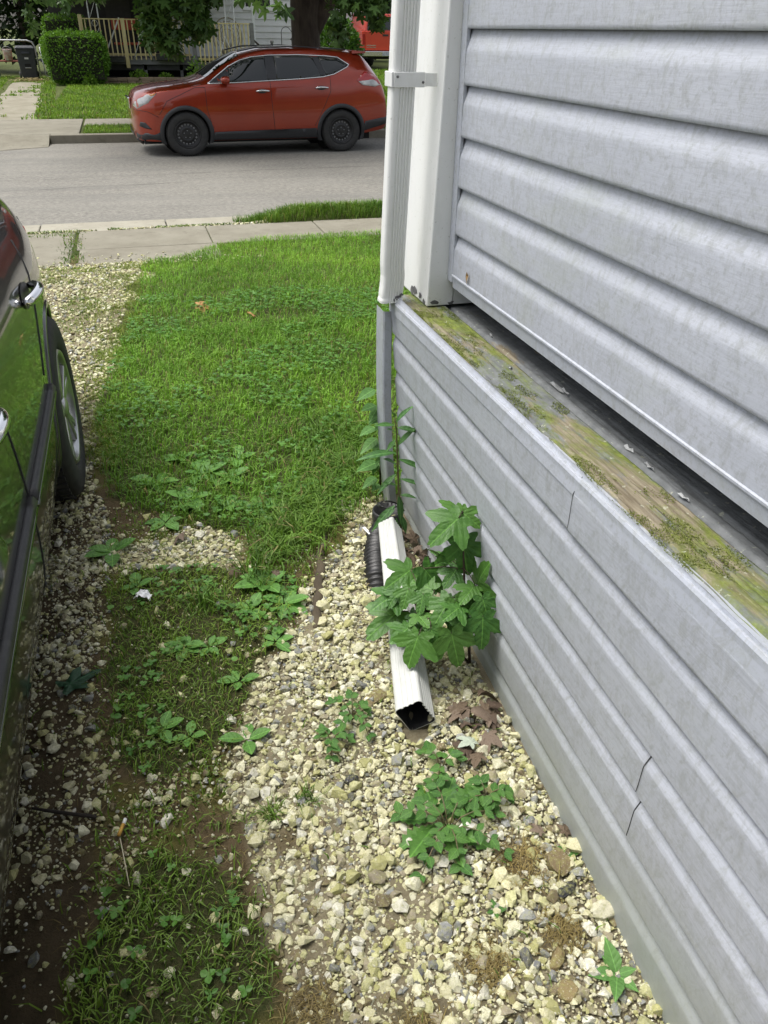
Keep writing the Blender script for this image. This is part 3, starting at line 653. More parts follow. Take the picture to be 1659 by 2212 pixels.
def make_wheel(parent, c, r, w, sgn, style):
    """sgn -1: outer face towards -y. wheel > tire, rim"""
    e = bpy.data.objects.new('wheel', None); COL.objects.link(e); e.parent = parent; e.location = c; e.empty_display_size = .1
    rr = r*.63; h = w/2
    prof = [(rr, -h*.72), (rr*1.03, -h*.92), (rr*1.14, -h*1.0), (r*.88, -h*1.0), (r*.955, -h*.93), (r*.985, -h*.78), (r, -h*.5), (r, h*.5), (r*.985, h*.78), (r*.955, h*.93), (r*.86, h), (rr, h*.8)]
    prof = [(a, b*-sgn) for a, b in prof]
    t = MB().lathe(prof, (0, 0, 0), 'Y', 48)
    for k in range(56):                                   # tread blocks
        a = 2*math.pi*k/56
        for yy in (-.55, -.1, .35):
            a2 = a+yy*.06; d = Vector((math.cos(a2), 0, math.sin(a2))); tg = Vector((-math.sin(a2), 0, math.cos(a2)))
            p = d*(r+.002)+Vector((0, yy*h, 0)); t.obox(p-tg*r*.036, p+tg*r*.036, h*.34, .010, d)
    t.build('tire', M['tire'], e)
    o = sgn*h
    if style == 'steel':
        prof = [(rr*1.02, o*.86), (rr*.97, o*.95), (rr*.93, o*.90), (rr*.90, o*.62), (rr*.80, o*.50), (rr*.62, o*.56), (rr*.52, o*.70), (rr*.42, o*.74), (rr*.34, o*.60), (rr*.30, o*.62), (.0, o*.64)]
        rim = MB().lathe(prof, (0, 0, 0), 'Y', 40).build('rim', M['steel_black'], e)
        hm = MB()
        for k in range(18):
            a = 2*math.pi*k/18; hm.lathe([(0, 0), (rr*.075, 0), (rr*.08, -sgn*.004)], (rr*.70*math.cos(a), o*.575, rr*.70*math.sin(a)), 'Y', 8)
        hm.build('vent_holes', pm('rim_hole', (.12, .12, .12), (.2, .2, .2), 30, .5), e)
        lg = MB()
        for k in range(5):
            a = 2*math.pi*k/5+.3; lg.tube([(rr*.27*math.cos(a), o*.6, rr*.27*math.sin(a)), (rr*.27*math.cos(a), o*.76, rr*.27*math.sin(a))], rr*.045, 6)
        lg.build('lug_nuts', pm('lug', (.25, .25, .25), None, rough=.35, metal=.8), e)
    else:
        prof = [(rr*1.02, o*.86), (rr*.985, o*.97), (rr*.93, o*.93), (rr*.90, o*.45), (rr*.88, -o*.3), (0, -o*.3)]
        MB().lathe(prof, (0, 0, 0), 'Y', 40).build('rim', M['alloy'], e)
        sp = MB()
        for k in range(5):
            a0 = 2*math.pi*k/5+.35
            for da in (-.16, .16):
                p0 = Vector((rr*.14*math.cos(a0), o*.72, rr*.14*math.sin(a0))); p1 = Vector((rr*.92*math.cos(a0+da), o*.80, rr*.92*math.sin(a0+da)))
                sp.obox(p0, p1, rr*.13, .022, (0, 1, 0))
        sp.lathe([(0, o*.92), (rr*.12, o*.92), (rr*.2, o*.84), (rr*.21, o*.55)], (0, 0, 0), 'Y', 20)
        sp.build('spokes', M['alloy'], e, .004)
        MB().disc((0, -o*.1, 0), rr*.62, 'Y', 28).build('brake_disc', pm('disc', (.2, .19, .18), None, rough=.35, metal=.8), e)
    return e
def wheel_well(cs, a, zc, ra, parent):
    m = MB()
    for sgn in (-1, 1):
        V = []; F = []; n = 24
        for i, t in enumerate(np.linspace(R(-25), R(205), n)):
            u, z = a+(ra+.004)*math.cos(t), zc+(ra+.004)*math.sin(t); y = cs.y(u, max(z, .2))-.012
            V += [(u, sgn*y, z), (u, sgn*.42, z)]
            if i: F.append((2*i-2, 2*i-1, 2*i+1, 2*i))
        m.add(V, F, True)
        m.add([(a+(ra+.01)*math.cos(t), sgn*.425, zc+(ra+.01)*math.sin(t)) for t in np.linspace(0, 2*math.pi, 25)[:-1]], [tuple(range(24))])
    m.build('wheel_well', M['black'], parent)
def mirror(cs, u, z, mat, parent):
    for s in (-1, 1):
        y = cs.y(u, z); V = []; F = []; n = 10; prof = [(-.05, .3), (-.03, .8), (.0, 1.0), (.05, 1.0), (.085, .92), (.09, .0)]
        for i, (du, sc) in enumerate(prof):
            for k in range(n):
                a = 2*math.pi*k/n; V.append((u+du, s*(y+.12+.085*sc*math.cos(a)), z+.065+.060*sc*math.sin(a)))
            if i: F += [((i-1)*n+k, (i-1)*n+(k+1) % n, i*n+(k+1) % n, i*n+k) for k in range(n)]
        F.append(tuple(range(n))); o = MB().add(V, F, True).build('mirror', mat, parent)
        MB().obox((u+.02, s*(y-.01), z+.015), (u+.02, s*(y+.08), z+.035), .06, .03).build('mirror_arm', M['black_plastic'], o)
def handle(cs, u, z, parent, mat, L=.24, name='door_handle'):
    for s in (-1, 1):
        P = [(u-L/2+L*t, s*(cs.y(u-L/2+L*t, z)+.004+.038*math.sin(math.pi*min(1, max(0, t)))**.6), z+.012*math.sin(math.pi*t)) for t in np.linspace(0, 1, 13)]
        o = MB().tube(P, [.010]+[.0155]*11+[.010], 8).build(name, mat, parent)
        y = cs.y(u, z)
        V = [(u+.085*math.cos(a)-.01, s*(cs.y(u+.085*math.cos(a), z+.035*math.sin(a))+.0035), z+.034*math.sin(a)) for a in np.linspace(0, 2*math.pi, 17)[:-1]]
        MB().add(V, [tuple(range(16))]).build('handle_cup', M['black_plastic'], o)

# ---- red SUV
st = dict(u=[-.83, -.80, -.72, -.48, 0, .35, .75, 1.10, 1.6, 2.2, 2.8, 3.15, 3.38, 3.56, 3.64],
  zt=[.66, .86, .98, 1.06, 1.12, 1.19, 1.42, 1.585, 1.665, 1.675, 1.645, 1.60, 1.40, 1.06, .70],
  zr=[.64, .82, .93, 1.02, 1.08, 1.145, 1.355, 1.50, 1.585, 1.595, 1.555, 1.50, 1.33, 1.02, .68],
  wr=[.24, .40, .54, .70, .74, .72, .67, .635, .62, .62, .605, .58, .58, .60, .60],
  zbelt=[.60, .74, .86, .96, 1.03, 1.085, 1.11, 1.12, 1.14, 1.17, 1.22, 1.27, 1.20, .96, .64],
  wl=[.30, .48, .64, .81, .865, .868, .872, .875, .88, .88, .87, .85, .82, .77, .70],
  wm=[.32, .52, .70, .875, .92, .915, .915, .915, .915, .92, .925, .905, .875, .82, .74],
  wb=[.28, .46, .64, .83, .865, .865, .865, .865, .865, .865, .865, .85, .82, .76, .68],
  zb=[.34, .27, .24, .24, .24, .24, .24, .24, .24, .24, .26, .30, .33, .36, .42])
suv_cs = CarShape(st)
suv = empty('parked_suv', (.905, 15.02, -.300), R(3.6)); suv.scale = (.965, .965, .935); tag(suv, 'red SUV with black steel wheels parked across the street', 'car')
AX = (0, 2.706); ZC = .346; RA = .392
car_body(suv_cs, AX, RA, ZC, M['paint_red'], suv)
for a in AX:
    wheel_well(suv_cs, a, ZC, RA, suv)
    for s in (-1, 1): make_wheel(suv, (a, s*.80, ZC), .346, .235, s, 'steel')
    a0, a1 = (-28, 205)
    for s in (-1, 1):
        V = []; F = []
        for i, t in enumerate(np.linspace(R(a0), R(a1), 34)):
            for j, (rr, off) in enumerate(((RA-.012, -.05), (RA-.012, .012), (RA+.005, .024), (RA+.052, .020), (RA+.060, -.004))):
                u, z = a+rr*math.cos(t), max(ZC+rr*math.sin(t), .2); V.append((u, s*(suv_cs.y(u, z)+off), z))
            if i:
                for k in range(4): q = (i-1)*5+k; F.append((q, q+1, q+6, q+5))
        MB().add(V, F, True).build('wheel_arch_trim', M['cladding'], suv)
MB().box(-.7, 3.3, -.70, .70, .19, .46).build('underbody', M['black'], suv)
side_patch(suv_cs, [(.40, .245), (2.30, .245), (2.24, .405), (2.0, .40), (.9, .385), (.46, .375)], .016, M['cladding'], suv, 'sill_cladding')
side_patch(suv_cs, [(-.80, .285), (-.72, .25), (-.39, .245), (-.41, .39), (-.66, .37), (-.80, .36)], .012, M['cladding'], suv, 'front_bumper_lower')
side_patch(suv_cs, [(3.10, .33), (3.60, .44), (3.62, .58), (3.16, .50)], .012, M['cladding'], suv, 'rear_bumper_lower')
DLO = [(.42, 1.115), (.60, 1.235), (.80, 1.365), (1.0, 1.455), (1.2, 1.505), (1.5, 1.535), (2.0, 1.545), (2.5, 1.53), (2.72, 1.51), (2.90, 1.40), (2.86, 1.365), (2.6, 1.255), (2.4, 1.215), (2.0, 1.185), (1.5, 1.16), (.9, 1.13)]
side_patch(suv_cs, DLO, .003, M['cladding'], suv, 'window_surround')
side_patch(suv_cs, [(.60, 1.135), (.80, 1.25), (.78, 1.335), (1.0, 1.44), (1.2, 1.49), (1.43, 1.518), (1.43, 1.165), (.9, 1.145)], .009, M['glass_dark'], suv, 'front_window')
side_patch(suv_cs, [(1.58, 1.172), (1.58, 1.522), (2.0, 1.53), (2.26, 1.522), (2.36, 1.23), (2.0, 1.196)], .009, M['glass_dark'], suv, 'rear_window')
side_patch(suv_cs, [(2.46, 1.245), (2.36, 1.512), (2.68, 1.495), (2.84, 1.40), (2.62, 1.285)], .009, M['glass_dark'], suv, 'quarter_window')
side_tube(suv_cs, DLO+[DLO[0]], .0105, .006, M['chrome'], suv, 'chrome_trim')
for pl in ([(.44, .40), (.36, .75), (.36, 1.06)], [(1.50, .40), (1.47, .8), (1.46, 1.15)], [(2.22, .44), (2.42, .80), (2.52, 1.0), (2.52, 1.22)], [(-.42, .66), (-.28, .86), (.2, 1.06), (.36, 1.06)], [(-.80, .72), (-.60, .70), (-.44, .62)]):
    side_tube(suv_cs, pl, .0045, -.001, M['dark_gap'], suv, 'panel_gap')
handle(suv_cs, 1.32, 1.00, suv, M['chrome']); handle(suv_cs, 2.36, 1.045, suv, M['chrome'])
mirror(suv_cs, .66, 1.11, M['paint_red'], suv)
side_patch(suv_cs, [(-.795, .77), (-.75, .735), (-.58, .83), (-.42, .975), (-.58, .955), (-.77, .88)], .008, M['lamp'], suv, 'headlight')
side_patch(suv_cs, [(-.52, .935), (-.47, .945), (-.435, .973), (-.55, .958)], .013, M['lamp_amber'], suv, 'indicator')
side_patch(suv_cs, [(-.75, .47), (-.66, .44), (-.57, .43), (-.66, .53), (-.73, .54)], .010, M['cladding'], suv, 'fog_lamp')
side_patch(suv_cs, [(3.00, 1.16), (3.16, 1.30), (3.36, 1.235), (3.52, 1.08), (3.34, 1.06), (3.10, 1.09)], .012, M['lamp_red'], suv, 'tail_light')
side_patch(suv_cs, [(3.03, 1.145), (3.30, 1.175), (3.50, 1.10), (3.52, 1.08), (3.34, 1.06), (3.10, 1.09)], .017, M['lamp'], suv, 'tail_light_clear')
MB().obox((-.83, -.30, .80), (-.83, .30, .80), .04, .18).build('grille', M['chrome'], suv, .02)
MB().obox((-.805, -.34, .36), (-.805, .34, .36), .05, .14).build('front_valance', M['cladding'], suv, .02)
MB().tube([(-.78, -.50, .28), (-.72, -.50, .22), (-.69, -.50, .20)], .045, 10).build('tow_loop', M['black_plastic'], suv)
def glass_top(cs, u0, u1, frac, name, parent, off=.005, n=14):
    V = []; F = []
    for i, u in enumerate(np.linspace(u0, u1, n)):
        w = cs.at('wr', u)*frac
        for k, t in enumerate(np.linspace(-1, 1, 11)): V.append((u-.004, t*w, cs.ztop(u, t*w)+off))
        if i:
            for k in range(10): a = (i-1)*11+k; F.append((a, a+1, a+12, a+11))
    MB().add(V, F, True).build(name, M['glass_dark'], parent)
glass_top(suv_cs, .42, 1.02, .86, 'windshield', suv); glass_top(suv_cs, 3.20, 3.47, .94, 'rear_glass', suv)
MB().add([(3.02, -.56, 1.622), (3.02, .56, 1.622), (3.30, .52, 1.60), (3.30, -.52, 1.60), (3.02, -.58, 1.56), (3.02, .58, 1.56), (3.29, .53, 1.575), (3.29, -.53, 1.575)], [(0, 1, 2, 3), (7, 6, 5, 4), (0, 3, 7, 4), (1, 5, 6, 2), (2, 6, 7, 3), (0, 4, 5, 1)]).build('spoiler', M['paint_red'], suv, .01)
for s in (-1, 1): MB().tube([(1.0, s*.575, 1.585), (1.3, s*.585, 1.645), (2.0, s*.59, 1.668), (2.9, s*.565, 1.628)], .012, 6).build('roof_rail', M['cladding'], suv)

# ---- black car on the driveway, tail to the street
st = dict(u=[-.95, -.90, -.75, -.4, 0, .4, .85, 1.25, 1.7, 2.2, 2.7, 3.1, 3.4, 3.62, 3.72],
  zt=[.55, .70, .80, .87, .92, .98, 1.22, 1.40, 1.46, 1.45, 1.40, 1.26, 1.08, .98, .70],
  zr=[.53, .67, .76, .83, .88, .94, 1.15, 1.32, 1.38, 1.37, 1.31, 1.18, 1.02, .92, .66],
  wr=[.42, .56, .66, .72, .73, .71, .66, .60, .58, .575, .57, .57, .60, .60, .58],
  zbelt=[.50, .61, .70, .78, .83, .88, .91, .925, .94, .955, .97, .98, .96, .88, .62],
  wl=[.50, .66, .75, .82, .845, .85, .85, .855, .86, .86, .845, .805, .745, .69, .62],
  wm=[.52, .70, .80, .875, .90, .90, .90, .902, .905, .908, .905, .87, .80, .735, .66],
  wb=[.46, .64, .74, .82, .845, .845, .845, .845, .845, .845, .845, .81, .74, .68, .60],
  zb=[.30, .24, .21, .20, .20, .20, .20, .20, .20, .20, .21, .24, .28, .32, .38])
bc_cs = CarShape(st); M['strip'] = pm('dark_chrome', (.16, .17, .165), None, rough=.15, metal=1.0)
bc = empty('parked_car', (-1.255, .09, -.033), R(90)); tag(bc, 'glossy black car on the gravel driveway, cut off at the left edge', 'car')
AX = (0, 2.75); ZC = .335; RA = .375
car_body(bc_cs, AX, RA, ZC, M['paint_black'], bc, .025)
for a in AX:
    wheel_well(bc_cs, a, ZC, RA, bc)
    for s in (-1, 1): make_wheel(bc, (a, s*.808, ZC), .333, .215, s, 'alloy')
    side_tube(bc_cs, arc(a, ZC, RA+.004, -18, 198, 40), .010, -.003, M['paint_black'], bc, 'arch_lip')
MB().box(-.7, 3.3, -.66, .66, .17, .5).build('underbody', M['black'], bc)
DLO2 = [(.62, .935), (.9, 1.10), (1.25, 1.25), (1.7, 1.315), (2.2, 1.30), (2.6, 1.235), (2.92, 1.09), (2.80, 1.03), (2.3, .985), (1.6, .965)]
side_patch(bc_cs, DLO2, .004, M['glass_dark'], bc, 'side_window')
side_tube(bc_cs, DLO2+[DLO2[0]], .008, .006, M['black_plastic'], bc, 'window_trim')
for x0, x1 in ((.55, 1.672), (1.688, 2.395)):
    m = MB()
    side_tube(bc_cs, [(x0, .552), (x1-.06, .556), (x1, .556)], .017, .004, M['black_plastic'], bc, 'side_moulding')
    side_tube(bc_cs, [(x0, .537), (x1-.06, .541), (x1-.01, .544)], .0085, .0125, M['strip'], bc, 'moulding_strip')
for pl in ([(1.70, .24), (1.69, .5), (1.66, .75), (1.64, .93)], [(2.34, .62), (2.46, .74), (2.62, .86), (2.68, .95)], [(.42, .3), (.40, .85)], [(3.24, .5), (3.22, .92)]):
    side_tube(bc_cs, pl, .0032, .0, M['dark_gap'], bc, 'panel_gap')
handle(bc_cs, 2.43, .845, bc, M['chrome'], .20); handle(bc_cs, 1.48, .835, bc, M['chrome'], .20)
side_patch(bc_cs, [(3.30, .70), (3.34, .86), (3.60, .84), (3.64, .70)], .016, M['lamp_red'], bc, 'tail_light')
side_patch(bc_cs, [(3.12, .36), (3.66, .42), (3.68, .56), (3.14, .50)], .006, M['paint_black'], bc, 'rear_bumper')
side_patch(bc_cs, [(-.85, .60), (-.80, .52), (-.55, .60), (-.42, .72)], .01, M['lamp'], bc, 'headlight')
glass_top(bc_cs, .45, 1.15, .95, 'windshield', bc); glass_top(bc_cs, 2.72, 3.2, .93, 'rear_glass', bc)
mirror(bc_cs, .72, .92, M['paint_black'], bc)

# ---- red pickup beyond
tk = empty('pickup_truck', (10.35, 34.2, .13), R(4)); tag(tk, 'bright red pickup truck seen from behind beside the far house', 'truck')
m = MB(); hw = .96
m.box(-hw, hw, 0, 2.3, .75, 1.36); m.build('cargo_bed', M['paint_truck'], tk, .03)
box_obj('tailgate', M['paint_truck'], tk, -.84, .84, -.028, .0, .70, 1.335, .01)
MB().add([(-.86, .02, 1.365), (.86, .02, 1.365), (.70, .14, 1.93), (-.70, .14, 1.93), (-.86, 3.6, 1.365), (.86, 3.6, 1.365), (.70, 3.2, 1.96), (-.70, 3.2, 1.96)], [(0, 1, 2, 3), (5, 4, 7, 6), (0, 3, 7, 4), (1, 5, 6, 2), (3, 2, 6, 7)]).build('cab_cap', M['paint_truck'], tk, .03)
MB().add([(-.76, .022, 1.40), (.76, .022, 1.40), (.655, .107, 1.83), (-.655, .107, 1.83), (-.76, .0, 1.40), (.76, .0, 1.40), (.655, .085, 1.83), (-.655, .085, 1.83)], [(4, 5, 6, 7), (0, 1, 5, 4), (1, 2, 6, 5), (2, 3, 7, 6), (3, 0, 4, 7)]).build('rear_window', M['glass_dark'], tk)
box_obj('tailgate_latch', M['black_plastic'], tk, -.12, .12, -.040, -.029, 1.18, 1.25, .006)
box_obj('bumper', M['chrome'], tk, -.97, .97, -.16, -.03, .50, .68, .02)
box_obj('licence_plate', pm('plate', (.5, .52, .55), (.3, .32, .38), 20, .4), tk, -.17, .17, -.172, -.161, .52, .66)
box_obj('engine_bay', M['paint_truck'], tk, -.95, .95, 2.35, 5.2, .6, 1.3, .05)
for s in (-1, 1):
    box_obj('tail_lamp', M['lamp_red'], tk, min(s*.845, s*.955), max(s*.845, s*.955), -.018, -.001, .90, 1.25, .004)
    box_obj('trim_stripe', M['chrome'], tk, min(s*.4, s*.8), max(s*.4, s*.8), -.038, -.029, .86, .885); box_obj('trim_stripe', M['chrome'], tk, min(s*.4, s*.8), max(s*.4, s*.8), -.038, -.029, .80, .818)
    for yy in (.9, 4.2):
        e = MB().lathe([(.2, -.12), (.36, -.13), (.39, -.08), (.39, .08), (.36, .13), (.2, .12), (0, .12)], (s*.82, yy, .39), 'X', 24).build('wheel', M['tire'], tk)
box_obj('chassis', M['black'], tk, -.7, .7, .1, 4.9, .40, .74)

# ================================================================== foliage helpers
def unit(v): return v/np.maximum(np.linalg.norm(v, axis=-1, keepdims=True), 1e-9)
def scatter_template(T, F, pos, d, n, size, col, wid=None):
    """T (k,3): x = length, y = width, z = normal"""
    d = unit(d); n = unit(n-d*(n*d).sum(1, keepdims=True)); s = np.cross(n, d); N = len(pos); k = len(T)
    w = size if wid is None else wid
    V = pos[:, None, :]+(d[:, None, :]*T[None, :, 0:1]+n[:, None, :]*T[None, :, 2:3])*size[:, None, None]+s[:, None, :]*T[None, :, 1:2]*w[:, None, None]
    FF = [(np.asarray(f)[None, :, :]+(np.arange(N)*k)[:, None, None]).reshape(-1, np.asarray(f).shape[1]) for f in F]
    return V.reshape(-1, 3), FF, np.repeat(col, k, axis=0)
RHOMB = (np.array([(0, 0, 0), (.45, .28, .06), (1, 0, -.08), (.45, -.28, .06)]), [np.array([[0, 1, 2, 3]])])
OVAL = (np.array([(0, 0, 0), (.22, .20, .03), (.55, .27, .05), (.85, .13, .0), (1, 0, -.05), (.85, -.13, 0), (.55, -.27, .05), (.22, -.20, .03), (.5, 0, -.02)]), [np.array([[0, 1, 8], [1, 2, 8], [2, 3, 8], [3, 4, 8], [4, 5, 8], [5, 6, 8], [6, 7, 8], [7, 0, 8]])])
def maple_outline(n_extra=0, teeth=True):
    key = [(-178, .16), (-150, .34), (-132, .50), (-118, .58), (-100, .34), (-84, .36), (-66, .72), (-52, .93), (-40, .60), (-26, .42), (-14, .70), (-8, .86), (0, 1.0)]
    return key+[(-a, r) for a, r in key[::-1][1:]]
def maple_template(rings=1, curve=.12, origin=.22):
    out = maple_outline(); V = [(origin, 0, 0)]; F3 = []; F4 = []
    n = len(out); R_ = []
    for j in range(1, rings+1):
        for a, r in out:
            x, y = origin+(1-origin)*r*math.cos(R(a))*j/rings, (1-origin)*r*math.sin(R(a))*j/rings*.95
            V.append((x, y, -curve*((x-.4)**2+y*y)+.02*math.cos(R(a)*5.6)*j/rings))
    for k in range(n): 
        b = (k+1) % n; F3.append((0, 1+k, 1+b))
        for j in range(1, rings): F4.append((1+(j-1)*n+k, 1+j*n+k, 1+j*n+b, 1+(j-1)*n+b))
    return np.array(V), [np.array(F3)]+([np.array(F4)] if F4 else [])
MAPLE = maple_template(1)
def cols(n, a, b, jit=.15, seed=0):
    r = np.random.default_rng(seed); t = r.random((n, 1)); c = np.array(a)*(1-t)+np.array(b)*t
    return np.clip(c*(1+jit*(r.random((n, 1))*2-1)), 0, 1)
def cloud(name, tpl, pos, size, ca, cb, mat, parent, up=.4, out=None, droop=0.0, seed=0):
    r = np.random.default_rng(seed); N = len(pos)
    d = r.normal(size=(N, 3)); d[:, 2] = d[:, 2]*.6-droop
    if out is not None: d = d*.7+out
    n = r.normal(size=(N, 3))*.7; n[:, 2] += up
    if out is not None: n += out*.5
    s = size*(.65+.7*r.random(N))
    V, F, C = scatter_template(tpl[0], tpl[1], pos, d, n, s, cols(N, ca, cb, .25, seed))
    return link(name, np_mesh(name, V, F, False, C), mat, parent)
M['leaf'] = leafmat('leaf_attr'); M['leaf_gloss'] = leafmat('leaf_gloss', rough=.38, trans=.25)
M['grass'] = leafmat('grass_blade', rough=.5, trans=.35, spec=.3)

om = cloud('moss_tufts', RHOMB, MOSS_PTS, .0030, (.075, .105, .014), (.22, .26, .035), M['leaf'], None, up=1.6, seed=90); om['kind'] = 'stuff'; hsub(om, mb)
# ================================================================== across the street
# box hedges
def hedge(cx, cy, z0, w, d, h, n, label, seed, ca=(.07, .155, .017), cb=(.17, .34, .04)):
    r = np.random.default_rng(seed); e = empty('hedge', (cx, cy, z0)); tag(e, label, 'hedge', 'clipped hedges by the far porch')
    # rounded-box shell
    p = r.uniform(-1, 1, (n, 3)); k = r.integers(0, 3, n); sgn = np.where(r.random(n) < .5, -1, 1)
    p[np.arange(n), k] = sgn; p = p*(1-.10*r.random((n, 1))**2); ln = (np.abs(p)**5).sum(1)**(1/5.); p = p/ln[:, None]*(.98-.16*r.random((n, 1))**2)
    taper = 1-.16*sstep(.1, -1, p[:, 2]); q = p*np.array([w/2, d/2, h/2]); q[:, 0] *= taper; q[:, 1] *= taper
    q += .05*(np.stack([fbm(q[:, 0]*3+9, q[:, 2]*3, 2, seed), fbm(q[:, 1]*3, q[:, 2]*3, 2, seed+1), fbm(q[:, 0]*3, q[:, 1]*3, 2, seed+2)], 1)-.5)*2
    tw = (r.random(n) < .06) & (p[:, 2] > .7); q[tw, 2] += r.random(tw.sum())*.12
    q[:, 2] += h/2
    o = cloud('foliage', RHOMB, q, .085, ca, cb, M['leaf'], e, up=.3, out=unit(p)*.8, seed=seed)
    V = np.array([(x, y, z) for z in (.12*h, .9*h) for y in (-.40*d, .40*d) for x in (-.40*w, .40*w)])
    MB().add(V, [(0, 2, 3, 1), (4, 5, 7, 6), (0, 1, 5, 4), (2, 6, 7, 3), (0, 4, 6, 2), (1, 3, 7, 5)]).build('inner_core', pm('hedge_core', (.012, .016, .006), (.022, .022, .010), 20, .9), e)  # solid near-black box filling the inside of the hedge
    MB().tube([(0, 0, -.05), (0, 0, h*.3)], .06, 8).build('stem', M['bark'], e)
    return e
hedge(-1.22, 31.4, -.20, 2.05, 1.6, 1.52, 7500, 'large clipped hedge in front of the far porch', 3)
hedge(-1.50, 33.6, -.20, 1.55, 1.0, 2.02, 3000, 'smaller taller hedge behind the large clipped hedge', 4)

# wheeled bin
bn = empty('wheeled_bin', (-3.02, 34.1, -.20), R(6)); tag(bn, 'dark grey wheeled rubbish bin standing at the end of the far driveway', 'bin')
def taper_box(x0, x1, y0, y1, z0, z1, k): 
    return MB().add([(x0*k, y0*k, z0), (x1*k, y0*k, z0), (x1*k, y1*k, z0), (x0*k, y1*k, z0), (x0, y0, z1), (x1, y0, z1), (x1, y1, z1), (x0, y1, z1)], [(3, 2, 1, 0), (4, 5, 6, 7), (0, 1, 5, 4), (1, 2, 6, 5), (2, 3, 7, 6), (3, 0, 4, 7)])
M['bin'] = pm('bin_plastic', (0.022, 0.025, 0.032), (0.032, 0.035, 0.042), 12, .5)
taper_box(-.315, .315, -.36, .36, .05, .98, .82).build('body', M['bin'], bn, .03)
box_obj('rim', M['bin'], bn, -.335, .335, -.38, .38, .955, .985, .01)
MB().add([(-.34, -.40, .99), (.34, -.40, .99), (.34, .38, .99), (-.34, .38, .99), (-.26, -.34, 1.06), (.26, -.34, 1.06), (.26, .32, 1.07), (-.26, .32, 1.07)], [(3, 2, 1, 0), (4, 5, 6, 7), (0, 1, 5, 4), (1, 2, 6, 5), (2, 3, 7, 6), (3, 0, 4, 7)]).build('lid', M['bin'], bn, .02)
box_obj('grip', M['bin'], bn, -.14, .14, -.40, -.345, .80, .885, .02)
box_obj('sticker', pm('sticker', (.6, .6, .6), (.4, .4, .42), 40, .5), bn, -.07, .06, -.352, -.345, .66, .715)
box_obj('lift_bar', pm('bar', (.45, .46, .47), None, rough=.35, metal=.7), bn, -.10, .10, -.345, -.325, .385, .41, .005); box_obj('lift_recess', M['black'], bn, -.10, .09, -.346, -.322, .43, .52)
for s in (-1, 1): MB().lathe([(0, -.03), (.11, -.03), (.13, -.02), (.13, .02), (.11, .03), (0, .03)], (s*.30, .26, .13), 'X', 20).build('wheel', M['tire'], bn)

# chain link fence with a gate frame
fe = empty('chain_link_fence', (-4.5, 35.8, -.2)); tag(fe, 'galvanised chain link fence behind the wheeled bin', 'fence')
M['galv'] = pm('galvanised', (.42, .44, .45), (.52, .53, .54), 20, .4, metal=.6)
MB().tube([(-3.5, 0, 1.20), (1.45, 0, 1.20), (1.62, 0, 1.15), (1.70, 0, 1.0), (1.72, 0, .02)], .028, 8).build('rail', M['galv'], fe)
for x in (-3.5, -1.0, .3): MB().tube([(x, 0, 0), (x, 0, 1.22)], .03, 8).build('post', M['galv'], fe)
w = MB()
for k in range(-18, 30):
    x = -3.5+k*.11
    for sg in (1, -1):
        a, b = x, x+sg*1.1
        z0, z1 = .05, 1.16
        pts = []
        for t in (0, 1):
            pts.append((a+(b-a)*t, .01*sg, z0+(z1-z0)*t))
        if min(a, b) > -3.5 and max(a, b) < 1.7: w.obox(pts[0], pts[1], .006, .006)
w.build('wire_mesh', M['galv'], fe)
MB().tube([(1.86, .05, 1.0), (1.9, .05, 1.12), (2.0, .05, 1.15)], .02, 6).tube([(1.86, .05, 1.0), (1.9, .05, .08), (2.0, .05, .02), (2.7, .05, .02)], .022, 6).build('gate_frame', M['galv'], fe)
bk = empty('bucket', (-3.72, 35.2, .38)); tag(bk, 'white bucket on a low red board beside the wheeled bin', 'bucket')
MB().lathe([(0, 0), (.13, 0), (.16, .34), (.165, .35), (.15, .345), (.12, .02), (0, .02)], (0, 0, 0), 'Z', 20).build('pail', pm('bucket_white', (.7, .68, .66), (.55, .30, .28), 9, .5), bk)
MB().tube([(.16*math.cos(a), 0, .33+.10*math.sin(a)) for a in np.linspace(0, math.pi, 12)], .004, 5).build('handle', M['galv'], bk)
rb = empty('low_board', (-3.9, 35.25, -.2)); tag(rb, 'low reddish plank shelf behind the wheeled bin', 'shelf')
box_obj('plank', pm('redwood', (.30, .08, .06), (.22, .07, .05), 14, .7), rb, -.5, .95, -.12, .25, .53, .575)
for x in (-.45, .9): box_obj('leg', M['bark'], rb, x-.03, x+.03, -.08, .2, 0, .53)

# far house: clapboard wall, dark porch end
fh = empty('far_house', (4.5, 36.0, -.2)); tag(fh, 'white clapboard house behind the porch across the street', 'house')
def fsub(o): return o
M['clap'] = pm('white_clapboard', (.66, .67, .66), (.60, .61, .59), 3, .55, space='World')
wl = box_obj('wall', M['black'], fh, -2.55, 5.3, .06, 8, 0, 6)
for k in range(26):
    z = .08+k*.215
    V = [(-2.6, -.004, z+.222), (5.34, -.004, z+.222), (5.34, -.030, z), (-2.6, -.030, z), (-2.6, .04, z-.004), (5.34, .04, z-.004)]
    MB().add(V, [(0, 3, 2, 1), (3, 4, 5, 2)]).build('clapboard', M['clap'], wl)
box_obj('corner_board', M['clap'], fh, 5.345, 5.46, -.05, 8, 0, 6)
box_obj('foundation', pm('block', (.28, .28, .27), (.34, .34, .33), 8, .9), fh, -2.6, 5.36, -.02, 8, -.2, .075)
wf = MB().box(.55, 1.75, -.07, -.031, 2.30, 2.42).box(.55, .67, -.065, -.031, 2.42, 3.9).box(1.63, 1.75, -.065, -.031, 2.42, 3.9).build('window', pm('white_frame', (.75, .76, .75), None, rough=.4), fh, .005)
box_obj('pane', M['glass_dark'], wf, .67, 1.63, -.045, -.032, 2.42, 3.9)
